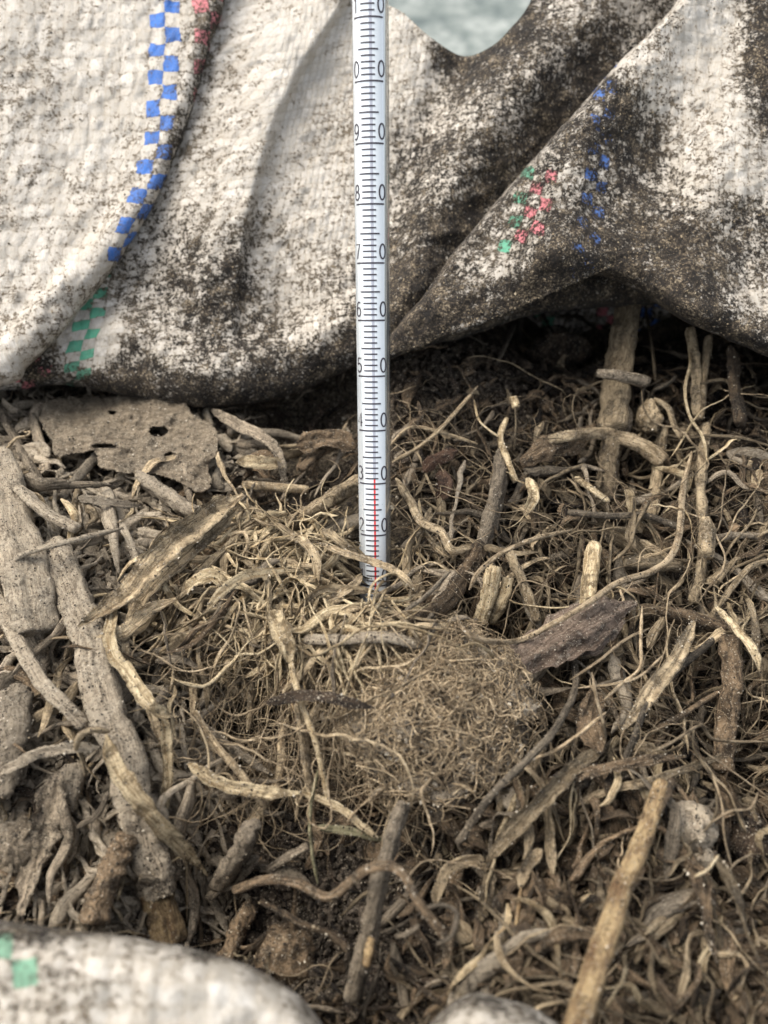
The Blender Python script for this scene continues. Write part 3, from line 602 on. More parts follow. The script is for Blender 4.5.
R('dirt_flake', [(62, 775, .9), (48, 815, .8), (34, 860, .7), (22, 915, .6)], 22, 'grey', 'jagged soil caked leaf standing at the lower left', 'leaf', short='jagged caked leaf', wm=32, rough=.6)
T('thick_stalk', [(128, 835, .8), (112, 870, .85), (92, 925, .7)], 30, 'brown', 'broad brown dirt crusted stalk left of the yellow broken end', 'stalk', short='crusted brown stalk', w1=42, rough=.35, rnd=.7)
T('thick_stalk', [(72, 765, .6), (70, 790, .6), (66, 808, .5)], 21, D_, 'stumpy dusty stalk below the level dusty strip', 'stalk', short='stumpy stalk')
T('thick_stalk', [(66, 820, .4), (58, 860, .3), (50, 905, .2)], 20, 'brown', 'dim brown stalk between the caked leaf and crusted stalk', 'stalk')
T('thick_stalk', [(14, 690, .8), (10, 740, .8), (-4, 800, .7)], 34, D_, 'wide soil crusted stalk at the left edge under the slim stem', 'stalk', short='wide crusted stalk', rough=.35)
T('root', [(108, 793, 1.1), (97, 815, .9), (76, 828, .8)], 5, 'grey', 'grey curved root left of the long pale blade', 'root')
T('root', [(116, 838, .9), (122, 862, .9), (136, 882, .8)], 6, 'grey', 'thin root clinging to the crusted brown stalk', 'root')
T('root', [(126, 868, 1.), (122, 886, 1.), (116, 902, .9)], 2.5, 'straw', 'hair thin pale root beside the yellow broken end', 'root')
T('root', [(168, 865, 1.1), (180, 857, 1.1), (186, 862, 1.), (187, 925, .5)], 3, 'tan', 'bent wiry root hanging right of the long stalk bottom', 'root')
R('leaf_strip', [(150, 898, .9), (160, 915, .8), (178, 935, .6)], 7, 'tan', 'splinter beside the yellow broken end', 'splinter')
R('straw_piece', [(188, 764, 1.1), (218, 784, 1.2), (255, 792, 1.2), (300, 793, 1.1)], 13, 'straw', 'pale flat straw lying level below the fine roots', 'straw', short='level pale straw', rnd=.5)
R('straw_piece', [(300, 792, 1.), (338, 806, 1.), (362, 826, .9), (378, 838, .8)], 8, 'straw', 'pale fibrous straw continuing right toward the root ball foot', 'straw', rnd=.5)
R('straw_piece', [(318, 826, .9), (350, 832, .9), (385, 840, .7)], 8, 'olive', 'flat olive straw under the fibrous straw', 'straw')
T('dry_stem', [(194, 712, 1.1), (215, 745, 1.1), (238, 772, 1.1), (264, 806, .8)], 8, 'tan', 'tan thin stem slanting down across the level pale straw', N_, short='slanting tan stem', rnd=.8)
R('straw_piece', [(196, 720, 1.), (232, 748, 1.), (272, 775, .8)], 8, 'grey', 'grey straw slanting beside the tan thin stem', 'straw')
R('crinkled_leaf', [(272, 610, 1.3), (284, 632, 1.5), (290, 664, 1.4)], 15, 'straw', 'crinkled pale leaf at the head of the central straw', 'leaf', wm=20, short='crinkled pale leaf', rnd=.4)
T('straw_piece', [(291, 664, 1.4), (300, 700, 1.4), (314, 738, 1.3), (328, 798, .9)], 9, 'straw', 'long pale central straw running down past the dark bark strip', 'straw', short='long central straw', rnd=.6)
T('straw_piece', [(298, 705, 1.2), (304, 745, 1.1), (312, 800, .8)], 10, 'tan', 'duller straw lying left of the central straw', 'straw')
R('bark_strip', [(266, 703, 1.6), (300, 697, 1.75), (335, 700, 1.7), (374, 708, 1.4)], 11, 'dark', 'dark crusty bark strip lying level across the central straw', 'bark', short='dark bark strip', rnd=.6)
T('dry_stem', [(305, 640, 1.1), (340, 640, 1.2), (385, 638, 1.1), (420, 645, .9)], 10, 'dusty', 'dusty stem lying level at the top of the root ball', N_, short='level dusty stem')
T('root', [(318, 770, 1.1), (310, 810, 1.), (312, 850, .9), (318, 884, .7)], 4, 'olive', 'olive knobbly root hanging below the central straw', 'root')
T('broken_twig', [(404, 803, 1.6), (392, 842, 1.6), (382, 880, 1.5), (370, 930, 1.2), (352, 1000, .6)], 17, 'grey', 'broken grey twig standing at the bottom centre', 'twig', short='broken grey twig', w1=23, rnd=.5, rough=.25, crumbs=200)
T("twig_wound", [(372, 938, 1.42), (366, 965, 1.2)], 11, "gold", None, bare=True)
T('root', [(234, 890, 1.3), (268, 880, 1.5), (298, 884, 1.5), (330, 897, 1.6), (368, 868, 2.), (398, 870, 2.), (418, 900, 1.9), (445, 938, 1.6)], 9, 'brown', 'long wavy brown root crossing over the broken grey twig', 'root', short='long wavy root', rnd=.8)
T('root', [(420, 910, 1.8), (440, 905, 1.9), (456, 912, 1.9), (452, 935, 1.8), (436, 945, 1.7)], 4.5, 'grey', 'looped root end beside the wavy brown root', 'root')
T('root', [(262, 902, 1.), (300, 922, 1.1), (330, 935, 1.), (350, 952, .9)], 8, 'brown', 'brown root beneath the long wavy one', 'root')
T('root', [(420, 925, 1.4), (408, 934, 1.4), (396, 937, 1.3)], 7, 'grey', 'stubby knobbed root tip right of the broken grey twig', 'root')
T('stub_stalk', [(250, 828, 1.5), (243, 850, 1.2), (222, 880, .6)], 26, 'grey', 'stubby broken stalk end rising above the dark hollow', 'stalk', short='stubby stalk end', w1=30, rough=.35, rnd=.5)
T('stub_stalk', [(252, 905, .6), (238, 935, .4), (222, 970, .2)], 24, 'brown', 'dim brown stalk under the dark hollow by the front rim', 'stalk')
T('dry_stem', [(268, 870, .7), (292, 855, .8), (308, 846, .7)], 9, 'grey', 'short grey stem right of the stubby stalk end', N_)
a = T('long_stick', [(662, 782, 1.4), (634, 858, 1.7), (604, 936, 1.9), (576, 1030, 2.0), (562, 1080, 2.)], 12, 'gold', 'long golden brown stick leaning at the lower right', 'stick', short='golden stick', w1=26, rnd=.42, ridges=5, rough=.08)
T('side_shoot', [(672, 780, 1.4), (655, 815, 1.5), (636, 858, 1.5), (620, 900, 1.5)], 9, 'brown', 'darker thin shoot pressed to its right side', parent=a, w1=13)
R('big_leaf', [(497, 672, 1.3), (530, 655, 1.6), (570, 632, 1.7), (604, 615, 1.6), (636, 604, 1.3)], 22, 'purple', 'large purplish rotting leaf right of the root ball', 'leaf', wm=48, short='large purplish leaf', rnd=.75, cup=-.25, rough=.28, crumbs=500)
R('big_leaf', [(568, 650, 1.2), (596, 640, 1.4), (624, 622, 1.3)], 20, 'purple', 'smaller purplish leaf flap tucked below the large one', 'leaf', wm=30, rnd=.85, cup=-.2)
T('long_root', [(692, 452, 1.0), (683, 490, 1.2), (680, 532, 1.4), (670, 558, 1.5), (650, 572, 1.6), (618, 583, 1.8), (592, 601, 2.0), (556, 622, 2.), (520, 640, 1.7), (486, 641, 1.5), (464, 630, 1.3), (455, 612, 1.1)], 6.5, 'root', 'long smooth tan root sweeping over the large purplish leaf', 'root', short='long sweeping root', w1=4, rnd=.45, rough=.06)
T('cut_straw', [(593, 546, 1.2), (591, 580, 1.2), (588, 612, 1.0)], 18, 'straw', 'upright pale cut straw behind the sweeping root', 'straw', short='upright cut straw', rnd=.75, ridges=6, hollow=.4, rough=.08, bare=True)
a = T('forked_straw', [(495, 566, 1.3), (488, 595, 1.4), (479, 623, 1.2)], 13, 'straw', 'pale forked straw stub above the large purplish leaf', 'straw', short='pale forked straw', rnd=.7, hollow=.5, ridges=4)
T('fork_arm', [(508, 578, 1.2), (502, 600, 1.35), (490, 622, 1.2)], 11, 'straw', None, parent=a, rnd=.6, hollow=.5)
T('dry_stem', [(508, 552, 1.1), (522, 583, 1.2), (538, 622, 1.)], 13, 'tan', 'tan slanting stem right of the pale forked straw', N_, short='tan slanting stem', rnd=.5)
T('dry_stem', [(455, 574, 1.), (443, 593, 1.), (429, 613, .9)], 8, 'grey', 'short smooth grey stem left of the pale forked straw', N_)
T('dry_stem', [(482, 545, .9), (465, 575, .9), (440, 606, .9), (398, 638, .8)], 17, 'brown', 'brown branching stem right of the thermometer foot', N_, short='brown branching stem', rough=.3)
T('dry_stem', [(503, 455, .8), (498, 490, .9), (488, 530, .9), (480, 552, .8)], 19, 'grey', 'thick grey stem standing above the pale forked straw', N_, short='thick grey stem', rnd=.5, rough=.25)
T('root', [(396, 478, 1.), (410, 500, 1.1), (422, 522, 1.3), (442, 532, 1.3), (452, 550, 1.2), (472, 548, 1.)], 7, 'tan', 'crooked tan root right of the thermometer', 'root', short='crooked tan root')
T('root', [(469, 590, 1.4), (480, 570, 1.6), (504, 552, 1.7), (532, 540, 1.7), (572, 530, 1.3)], 6, 'root', 'arched tan root above the pale forked straw', 'root', short='arched tan root', rnd=.3)
T('upright_stem', [(632, 285, 1.3), (624, 330, 1.2), (617, 378, 1.0), (613, 430, .8)], 21, 'tan', 'tall upright fibrous stem rising under the right sack fold', N_, short='tall upright stem', w1=26, ridges=7, rnd=.35, bare=True)
T('upright_stem', [(613, 425, .45), (610, 465, .4), (606, 505, .2)], 25, 'tan', 'lower length of stem below the curved bark', N_, ridges=6, rnd=.3)
T('cut_twig', [(597, 373, 1.7), (620, 377, 1.7), (648, 382, 1.4)], 8, 'grey', 'short grey twig with pale cut end crossing the tall stem', 'twig', short='cut twig', w1=11, rough=.08, rnd=.9, hollow=.2)
T('curved_bark', [(548, 440, 1.2), (575, 434, 1.4), (604, 433, 1.5), (636, 444, 1.4), (664, 462, 1.1)], 9, 'tan', 'pale curved branch arching in front of the tall stem', 'branch', short='pale curved branch', w1=15, rnd=.75)
R('rotten_bark', [(520, 462, 1.), (548, 450, 1.2), (575, 440, 1.2), (596, 426, 1.)], 16, 'brown', 'dark rotten bark piece left of the curved branch', 'bark', wm=26, cup=-.5, rnd=.7, short='rotten bark', rough=.5)
T('dry_stem', [(663, 428, .9), (658, 470, .9), (650, 518, .7)], 13, 'tan', 'upright tan stem below the fuzzy clod', N_, short='upright tan stem')
T('upright_stem', [(690, 328, 1.4), (695, 375, 1.2), (697, 416, .9)], 10, 'tan', 'left of a pair of narrow upright stems under the right fold', N_, short='left narrow stem')
T('upright_stem', [(709, 336, 1.4), (704, 380, 1.2), (699, 420, .9)], 9, 'tan', 'right of a pair of narrow upright stems under the right fold', N_, short='right narrow stem')
T('root', [(687, 334, 1.3), (690, 362, 1.4), (685, 388, 1.5), (690, 416, 1.4), (703, 438, 1.3), (707, 462, 1.1)], 4, 'straw', 'wiry pale root hanging beside the paired narrow stems', 'root', short='wiry pale root', rnd=.35)
T('upright_stem', [(732, 350, 1.5), (735, 385, 1.4), (740, 425, 1.2)], 15, 'brown', 'brown frayed stem near the right edge under the fold', N_, short='brown frayed stem')
T('root', [(645, 305, 1.), (651, 340, 1.1), (656, 382, 1.)], 4, 'tan', 'thin root hanging right of the tall upright stem', 'root')
T('root', [(655, 390, 1.1), (668, 384, 1.1), (677, 376, 1.)], 4, 'grey', 'curved root tip between tall stem and paired stems', 'root')
T('root', [(654, 398, 1.3), (668, 408, 1.2), (674, 425, 1.1), (682, 440, 1.)], 5, 'tan', 'forked root hanging off the fuzzy clod', 'root')
T('root', [(700, 384, 1.3), (722, 380, 1.3), (738, 388, 1.2)], 3, 'tan', 'thin level root joining the paired stems to the frayed stem', 'root')
T('dry_stem', [(706, 428, .8), (700, 480, .9), (702, 530, 1.), (700, 575, .8), (692, 604, .6)], 15, 'tan', 'long upright stem right of the sweeping root', N_, short='long upright stem', rough=.3)
T('cut_straw', [(706, 520, 1.3), (708, 556, 1.2)], 15, 'tan', 'short pale stub on the long upright stem', 'straw', ridges=5, rnd=.9)
T('dry_stem', [(575, 477, 1.), (592, 489, 1.1), (610, 502, 1.)], 6, 'straw', 'short pale stem end left of the sweeping root', N_)
T('dry_stem', [(568, 512, .9), (610, 516, 1.1), (645, 516, 1.1), (682, 528, .9)], 8, 'grey', 'level grey stem crossing behind the sweeping root', N_, short='level grey stem')
T('root', [(650, 500, 1.2), (636, 525, 1.3), (630, 545, 1.2), (612, 562, 1.)], 4, 'tan', 'zigzag thin root left of the sweeping root', 'root')
T('cut_twig', [(624, 562, .9), (650, 562, 1.), (678, 566, .8)], 17, 'tan', 'horizontal broken stem with ringed end under the sweeping root', N_, short='ringed broken stem', hollow=.5)
T('dry_stem', [(640, 540, .9), (660, 553, .9), (676, 566, .8)], 7, 'tan', 'small slanting stem above the ringed broken stem', N_)
R('spotted_strip', [(694, 622, 1.4), (674, 662, 1.5), (650, 694, 1.5), (622, 730, 1.3)], 14, 'tan', 'long pale grey spotted strip slanting at the right', 'leaf strip', wm=18, short='spotted strip', rnd=.95, cup=.2, rough=.1)
T('dry_stem', [(713, 640, 1.2), (680, 668, 1.4), (648, 705, 1.4), (636, 735, 1.2), (622, 768, 1.)], 8, 'grey', 'grey forked stem slanting over the spotted strip', N_, short='grey slanting stem')
T('dry_stem', [(722, 690, 1.), (680, 715, 1.), (655, 730, .9)], 7, 'brown', 'brown stem below the spotted strip', N_)
T('thick_stalk', [(728, 636, 1.1), (733, 680, 1.2), (727, 725, 1.1), (722, 772, .8)], 18, 'brown', 'brown upright stalk near the right edge', 'stalk', short='brown upright stalk', rnd=.6, rough=.3)
T('thick_stalk', [(636, 612, .9), (676, 614, 1.), (724, 630, .9)], 17, 'brown', 'dark level branch right of the large purplish leaf', 'branch', short='dark level branch', rnd=.45, rough=.3)
R('leaf_strip', [(716, 606, 1.4), (736, 630, 1.4), (752, 648, 1.4), (760, 672, 1.2)], 7, 'straw', 'bent pale strip at the right edge', 'leaf strip', wm=10, short='bent pale strip')
R('leaf_strip', [(748, 600, 1.3), (756, 632, 1.3), (752, 655, 1.2)], 8, 'tan', 'narrow tan strip crossing the bent pale strip', 'leaf strip')
T('root', [(716, 610, 1.), (736, 582, 1.2), (752, 566, 1.2), (775, 560, 1.)], 6, 'tan', 'tan root running off the right edge', 'root')
T('dark_twig', [(574, 655, 1.), (575, 690, 1.3), (558, 724, 1.5), (530, 758, 1.7), (491, 796, 1.7), (458, 842, 1.4)], 9, 'grey', 'slim dark grey twig slanting down right of the root ball', 'twig', short='slim dark twig', w1=12, rnd=.25)
T('root', [(578, 688, 1.6), (614, 684, 1.7), (640, 676, 1.7), (664, 654, 1.5)], 3.2, 'root', 'thin tan root running level below the purplish leaf', 'root')
T('root', [(642, 606, 1.5), (641, 640, 1.6), (640, 668, 1.6), (622, 684, 1.6), (604, 700, 1.4)], 3.2, 'root', 'thin tan root dropping down beside the spotted strip', 'root')
T('root', [(592, 672, 1.7), (597, 700, 1.8), (603, 722, 1.6), (606, 740, 1.3)], 3.2, 'root', 'thin upright tan root crossing the level tan root', 'root')
T('root', [(606, 712, 1.5), (578, 735, 1.6), (552, 752, 1.5), (528, 760, 1.3)], 4, 'root', 'tan root slanting over the slim dark twig', 'root')
T('root', [(652, 752, 1.4), (672, 742, 1.4), (700, 726, 1.3), (716, 740, 1.2), (768, 742, 1.2)], 4, 'root', 'branching tan root at the foot of the brown upright stalk', 'root')
T('root', [(570, 680, 1.5), (600, 660, 1.6), (625, 640, 1.6), (650, 628, 1.4)], 3, 'root', 'fine tan root fanning out under the purplish leaf', 'root')
R('flared_stalk', [(604, 748, 1.1), (568, 772, 1.3), (530, 808, 1.4), (490, 858, 1.2)], 12, 'tan', 'flared brown stalk base below the slim dark twig', 'stalk', w1=22, rnd=.4, cup=.8, short='flared stalk base')
R('straw_piece', [(516, 800, 1.), (560, 780, 1.2), (620, 765, 1.3), (686, 756, 1.1)], 11, 'brown', 'long flat brown straw lying level above the golden stick', 'straw', short='flat brown straw', rnd=.8)
R('straw_piece', [(575, 806, 1.), (610, 790, 1.), (664, 776, 1.1), (742, 748, 1.)], 8, 'tan', 'tan flat straw just above the golden stick top', 'straw')
R('straw_piece', [(600, 752, 1.2), (590, 720, 1.1), (600, 690, 1.)], 22, 'brown', 'broad brown stem base under the thin tan roots', 'stalk')
T('root', [(712, 772, 1.4), (722, 805, 1.5), (724, 835, 1.5), (732, 868, 1.3)], 2.6, 'root', 'hair thin root dangling right of the pale clod', 'root')
T('root', [(712, 822, 1.5), (730, 811, 1.6), (750, 808, 1.6), (758, 792, 1.4)], 2.2, 'root', 'hair thin root crossing the dangling one', 'root')
R('twisted_strip', [(714, 852, 1.3), (732, 888, 1.4), (744, 930, 1.4), (770, 985, 1.3)], 8, 'tan', 'twisted tan strip running to the lower right corner', 'leaf strip', wm=13, tw=2.4, short='twisted tan strip')
R('leaf_strip', [(684, 842, 1.1), (694, 878, 1.1), (706, 925, 1.1), (716, 962, .9)], 11, 'brown', 'brown strip left of the twisted tan strip', 'leaf strip', tw=1., wm=14)
T('root', [(694, 877, 1.4), (708, 869, 1.5), (719, 855, 1.4)], 3.4, 'straw', 'short pale root tip above the brown strip', 'root')
T('dry_stem', [(521, 888, 1.), (518, 918, 1.), (512, 958, .9)], 5, 'gold', 'thin upright golden stem left of the golden stick', N_)
R('curled_leaf', [(528, 958, .9), (555, 940, 1.2), (585, 938, 1.1), (610, 952, .8)], 14, 'brown', 'curled brown leaf left of the golden stick bottom', 'leaf', wm=17, cup=-.7, rnd=.7)
R('curled_leaf', [(434, 905, .9), (446, 872, 1.2), (470, 860, 1.2), (488, 870, .9)], 12, 'tan', 'bent tan leaf shred below the slim dark twig', 'leaf', cup=.6)
R('curled_leaf', [(493, 872, 1.1), (486, 898, 1.), (478, 925, .8)], 11, 'tan', 'pale spotted leaf shred beneath the flared stalk base', 'leaf', wm=14)
R('curled_leaf', [(542, 850, 1.1), (526, 868, 1.), (520, 888, .9)], 13, 'tan', 'short tan leaf shred right of the flared stalk base', 'leaf')
T('dry_stem', [(506, 420, .9), (500, 438, 1.), (508, 462, 1.), (516, 482, .8)], 8, 'straw', 'frayed pale root crown behind the rotten bark', N_, short='frayed root crown', ridges=4)
T('root', [(474, 400, 1.), (480, 422, 1.1), (500, 438, 1.1)], 3, 'straw', 'curved thin root leading to the frayed root crown', 'root')
a = T('dry_stem', [(515, 402, 1.5), (516, 425, 1.3), (514, 452, .9)], 3, 'tan', 'thin flower stalk with pale bud behind the rotten bark', N_, short='bud stalk')
T('bud', [(513, 396, 1.55), (516, 408, 1.45)], 8, 'straw', None, parent=a)
R('curled_leaf', [(528, 478, 1.1), (534, 494, 1.2), (526, 516, 1.)], 9, 'straw', 'small pale curled leaf above the arched tan root', 'leaf', wm=12, short='small pale curl')
R('curled_leaf', [(422, 472, .9), (438, 458, 1.1), (458, 450, .9)], 12, 'rust', 'rusty curled leaf right of the thermometer', 'leaf', wm=15, cup=-.6, short='rusty curled leaf')
R('curled_leaf', [(440, 470, .9), (443, 486, 1.), (438, 502, .8)], 12, 'rust', 'second rusty leaf just below the rusty curled leaf', 'leaf', wm=16)
T('root', [(392, 462, 1.), (420, 446, 1.1), (445, 424, 1.), (478, 386, .8)], 4, 'tan', 'straight tan root slanting up right of the thermometer', 'root')
T('root', [(388, 448, .9), (410, 428, .9), (440, 432, .9), (478, 444, .8)], 3, 'tan', 'fine root arching near the rusty curled leaf', 'root')
T('root', [(498, 362, .7), (508, 340, .8), (516, 322, .8)], 5, 'grey', 'dim grey root leaning in the dark below the right fold', 'root')
R('leaf_strip', [(318, 543, 1.3), (345, 553, 1.6), (380, 564, 1.8), (404, 578, 1.5), (416, 592, 1.2)], 6, 'tan', 'narrow tan blade crossing in front of the thermometer foot', 'leaf strip', short='crossing narrow blade', wm=8)
T('root', [(368, 604, 1.3), (371, 588, 1.6), (380, 578, 1.8), (396, 574, 1.6), (408, 590, 1.2)], 2.6, 'straw', 'pale bent root looping at the thermometer foot', 'root')
T('root', [(373, 606, 1.3), (376, 590, 1.5), (384, 580, 1.7)], 2.6, 'straw', 'pale twin root beside the looping one', 'root')
R('leaf_strip', [(282, 532, 1.1), (304, 543, 1.3), (316, 560, 1.3), (318, 584, 1.)], 8, 'tan', 'arched strip left of the thermometer foot', 'leaf strip', wm=10, short='arched tan strip')
R('leaf_strip', [(322, 530, 1.1), (340, 541, 1.2), (360, 556, 1.1)], 9, 'tan', 'short wide blade touching the thermometer left side', 'leaf strip')
R('leaf_strip', [(328, 600, 1.1), (350, 588, 1.3), (362, 576, 1.2)], 8, 'tan', 'blade scrap left of the looping pale root', 'leaf strip')
T('dry_stem', [(404, 612, 1.2), (425, 596, 1.3), (450, 572, 1.2)], 5, 'grey', 'thin grey stem right of the thermometer foot', N_)
T('root', [(402, 548, 1.2), (408, 560, 1.3), (402, 572, 1.3)], 2.4, 'straw', 'pale hooked rootlet touching the thermometer right side', 'root')
T('root', [(600, 600, 1.6), (560, 608, 1.5), (520, 604, 1.4), (506, 598, 1.3)], 2.2, 'straw', 'hair thin pale root above the purplish leaf', 'root')
T('thick_stalk', [(120, 548, .5), (140, 560, .5), (150, 590, .4)], 14, D_, 'dusty stalk scrap under the folded blades', 'stalk')
T('dry_stem', [(195, 560, .7), (230, 545, .8), (258, 520, .8)], 15, 'brown', 'dark stem right of the folded blades', N_, short='dark right stem', rough=.3)
R('crinkled_leaf', [(184, 592, 1.1), (198, 580, 1.3), (214, 578, 1.3), (226, 592, 1.1)], 11, 'straw', 'cupped pale leaf scrap right of the tapering strip', 'leaf', wm=14, short='cupped pale scrap')
R('leaf_strip', [(208, 610, 1.3), (224, 590, 1.5), (250, 575, 1.4), (300, 570, 1.1)], 8, 'straw', 'long curved pale strip among the leaf shreds', 'leaf strip', wm=11, short='long curved strip')
# wound belongs to the broken twig
tw_ = bpy.data.objects.get('broken_twig'); wd_ = bpy.data.objects.get('twig_wound')
m_ = wd_.location.copy(); wd_.parent = tw_; wd_.location = m_ - tw_.location; LM[:] = [l for l in LM if l[2] != 'twig wound']
# ------------------------------------------------------------------ holed leaf
def holed_leaf():
    n = 150; u, v = np.meshgrid(np.linspace(30, 228, n), np.linspace(388, 502, 100))
    out = resamp([(38, 418), (52, 398), (110, 396), (160, 398), (184, 398), (192, 412), (216, 428), (218, 452), (208, 466), (213, 482), (200, 494), (186, 486), (160, 476), (128, 474), (100, 466), (92, 450), (60, 458), (52, 442), (38, 418)], 200)
    cx, cy = 130, 438; ang = np.arctan2(v - cy, u - cx); oa = np.arctan2(out[:, 1] - cy, out[:, 0] - cx); orr = np.hypot(out[:, 0] - cx, out[:, 1] - cy); srt = np.argsort(oa)
    lim = np.interp(ang, oa[srt], orr[srt], period=2 * np.pi) + 5.5 * n2(u, v, .10, 4, 5)
    ok = np.hypot(u - cx, v - cy) < lim
    for (hx, hy, rx, ry) in [(158, 431, 9, 5), (170, 456, 5.5, 3.5), (104, 446, 12, 1.8), (112, 412, 3, 2)]:
        ok &= ((u - hx) / rx) ** 2 + ((v - hy) / ry) ** 2 + .5 * n2(u, v, .2, 2, 8) > 1
    lift = .80 + .34 * n2(u, v, .025, 3, 2) + .10 * np.abs(n2(u, v, .10, 3, 3)) + .04 * n2(u, v, .4, 2, 5); V, _ = P(u, v, lift)
    idx = np.arange(u.size).reshape(u.shape); Q = np.stack([idx[:-1, :-1], idx[1:, :-1], idx[1:, 1:], idx[:-1, 1:]], -1).reshape(-1, 4)
    k = ok.ravel()[Q].all(1); Q = Q[k]; used = np.unique(Q); mp = -np.ones(u.size, int); mp[used] = np.arange(len(used))
    V = V.reshape(-1, 3)[used]; c = V.mean(0)
    o = mesh('holed_leaf', V, mp[Q], MT['leafgrey'], None, {'al': V[:, 0], 'ar': V[:, 1] * .3, 'rnd': np.full(len(V), .55)}, loc=c)
    s_ = o.modifiers.new('t', 'SOLIDIFY'); s_.thickness = .00025
    tag(o, 'flat dusty grey leaf with two holes under the left sack edge', 'leaf'); LM.append((c[0], c[1], 'holed leaf'))
    CRUMBPTS.append(V[RS.randint(0, len(V), 900)] + np.array([0, 0, .03]))
MT['leafgrey'] = plant_mat('dusty_grey_leaf', (.13, .10, .066), (.27, .215, .145), (.31, .255, .18), .6)
holed_leaf()
# ------------------------------------------------------------------ clods
def clod(x, y, w, h, lift, mat, label, name='soil_clod', short=None, rnd=.5, rough=.5):
    n, m = 26, 34; th, ph = np.meshgrid(np.linspace(.02, math.pi - .02, n), np.linspace(0, 2 * math.pi, m, endpoint=False), indexing='ij')
    c, d = P(x, y, lift); rx, rz = w / 2 * d / F, h / 2 * d / F
    q = np.stack([np.sin(th) * np.cos(ph), np.sin(th) * np.sin(ph), np.cos(th)], -1)
    r = 1 + rough * .5 * fbm(q * 1.6 + x, 4, 3) + rough * .25 * fbm(q * 6 + y, 3, 4)
    V = c + q * r[..., None] * np.array([rx, rz, (rx + rz) / 2])
    idx = np.arange(n * m).reshape(n, m); r2 = np.roll(idx, -1, 1); Q = np.stack([idx[:-1], idx[1:], r2[1:], r2[:-1]], -1).reshape(-1, 4)
    V = V.reshape(-1, 3)
    o = mesh(name, V, Q, MT[mat], None, {'al': V[:, 0] * 3, 'ar': V[:, 1] * .2, 'rnd': np.full(len(V), rnd)}, loc=c - np.array([0, 0, rx * .5]))
    tag(o, label, 'clod'); LM.append((c[0], c[1], short or 'clod'))
    i = RS.randint(0, len(V), int(w * h * .2)); i = i[(V[i] - c) @ REF > 0]; CRUMBPTS.append(V[i])
clod(690, 826, 48, 50, .7, 'dusty', 'pale crumbly soil clod right of the golden stick top', short='pale clod', rnd=.75, rough=.7)
clod(700, 858, 26, 26, .7, 'dusty', 'small pale clod beneath the larger pale clod', short='small pale clod', rnd=.8, rough=.7)
clod(286, 958, 62, 66, .1, 'brown', 'round dark clod near the front rim of the sack', short='round dark clod', rnd=.4)
clod(748, 838, 40, 54, .5, 'dark', 'dark wet clod near the right edge', short='dark wet clod', rnd=.9)
clod(650, 418, 24, 34, 1.0, 'tan', 'fuzzy tan clod right of the tall upright stem', short='fuzzy clod', rnd=.5, rough=.8)
clod(512, 800, 30, 30, .7, 'dusty', 'pale clod between slim dark twig and flared stalk base', short='pale lower clod', rnd=.6, rough=.7)
clod(440, 812, 26, 24, .6, 'grey', 'grey clod left of the slim dark twig', short='grey clod', rnd=.6, rough=.7)
clod(25, 845, 44, 60, .3, 'grey', 'crusted soil lump at the lower left edge', short='left soil lump', rnd=.4, rough=.6)
clod(20, 740, 52, 44, .4, 'dusty', 'dusty soil lump at the left edge', short='dusty left lump', rnd=.4, rough=.6)
clod(560, 352, 60, 30, .5, 'dark', 'dim dark lump in the hollow under the right fold', short='dim lump', rnd=.6, rough=.6)
# ------------------------------------------------------------------ batches of small curled pieces
def batch(xy, n, L, W, flat, lift, head, curl, arch, thick=.008, K=5):
    """xy (B,2) ground points; arrays L,W,lift,head,curl,arch (B,)"""
    B = len(xy); t = np.linspace(-.5, .5, n)[None]
    ph = RS.rand(B, 1) * 6.28; hd = head[:, None] + curl[:, None] * t + .6 * np.sin(t * 6 + ph) * curl[:, None] / 2.2 + .16 * RS.randn(B, 1) * np.sin(t * 13 + ph)
    st = (L / (n - 1))[:, None]; t0 = .7 * RS.rand(B, 1) - .35; hd = hd + np.cumsum(RS.randn(B, n), 1) * (.16 if not flat else .07) + (RS.randn(B, 1) * .8 * (RS.rand(B, 1) < .55)) / (1 + np.exp(-(t - t0) * 40)); X = np.cumsum(np.cos(hd) * st, 1); Y = np.cumsum(np.sin(hd) * st, 1)
    X += xy[:, :1] - X.mean(1, keepdims=True); Y += xy[:, 1:] - Y.mean(1, keepdims=True)
    Z = Hm(X, Y) + lift[:, None] + arch[:, None] * np.cos(t * np.pi) * L[:, None] + .12 * L[:, None] * RS.randn(B, 1) * t + .03 * np.sin(t * 15 + ph)
    Z = np.maximum(Z, Hm(X, Y) + .02); paths = np.stack([X, Y, Z], -1)
    tp = np.clip(np.minimum(t + .5, .5 - t) * 7 + .25, 0, 1); tp = tp * (.75 + .35 * np.sin(t * 4 + ph))
    if flat: sec = sec_flat(W[:, None] * tp, 3 if W.mean() < .06 else 4, thick, .5 * RS.randn(B, 1) * np.ones((B, n)), .25); tw = RS.randn(B, 1) * .9 + RS.randn(B, 1) * 2.2 * t
    else: sec = sec_round(W[:, None] * tp, K, .45); tw = None
    return sweep(paths, sec, tw)
def keep(xy):
    px, py = to_px(xy[:, 0], xy[:, 1], Hm(xy[:, 0], xy[:, 1]))
    k = ~((np.abs(px - 376) < 36) & (py > 500) & (py < 640))
    if KEEPBALL: k &= ((px - 438) / 72) ** 2 + ((py - 716) / 66) ** 2 > 1
    return xy[k]
KEEPBALL = True
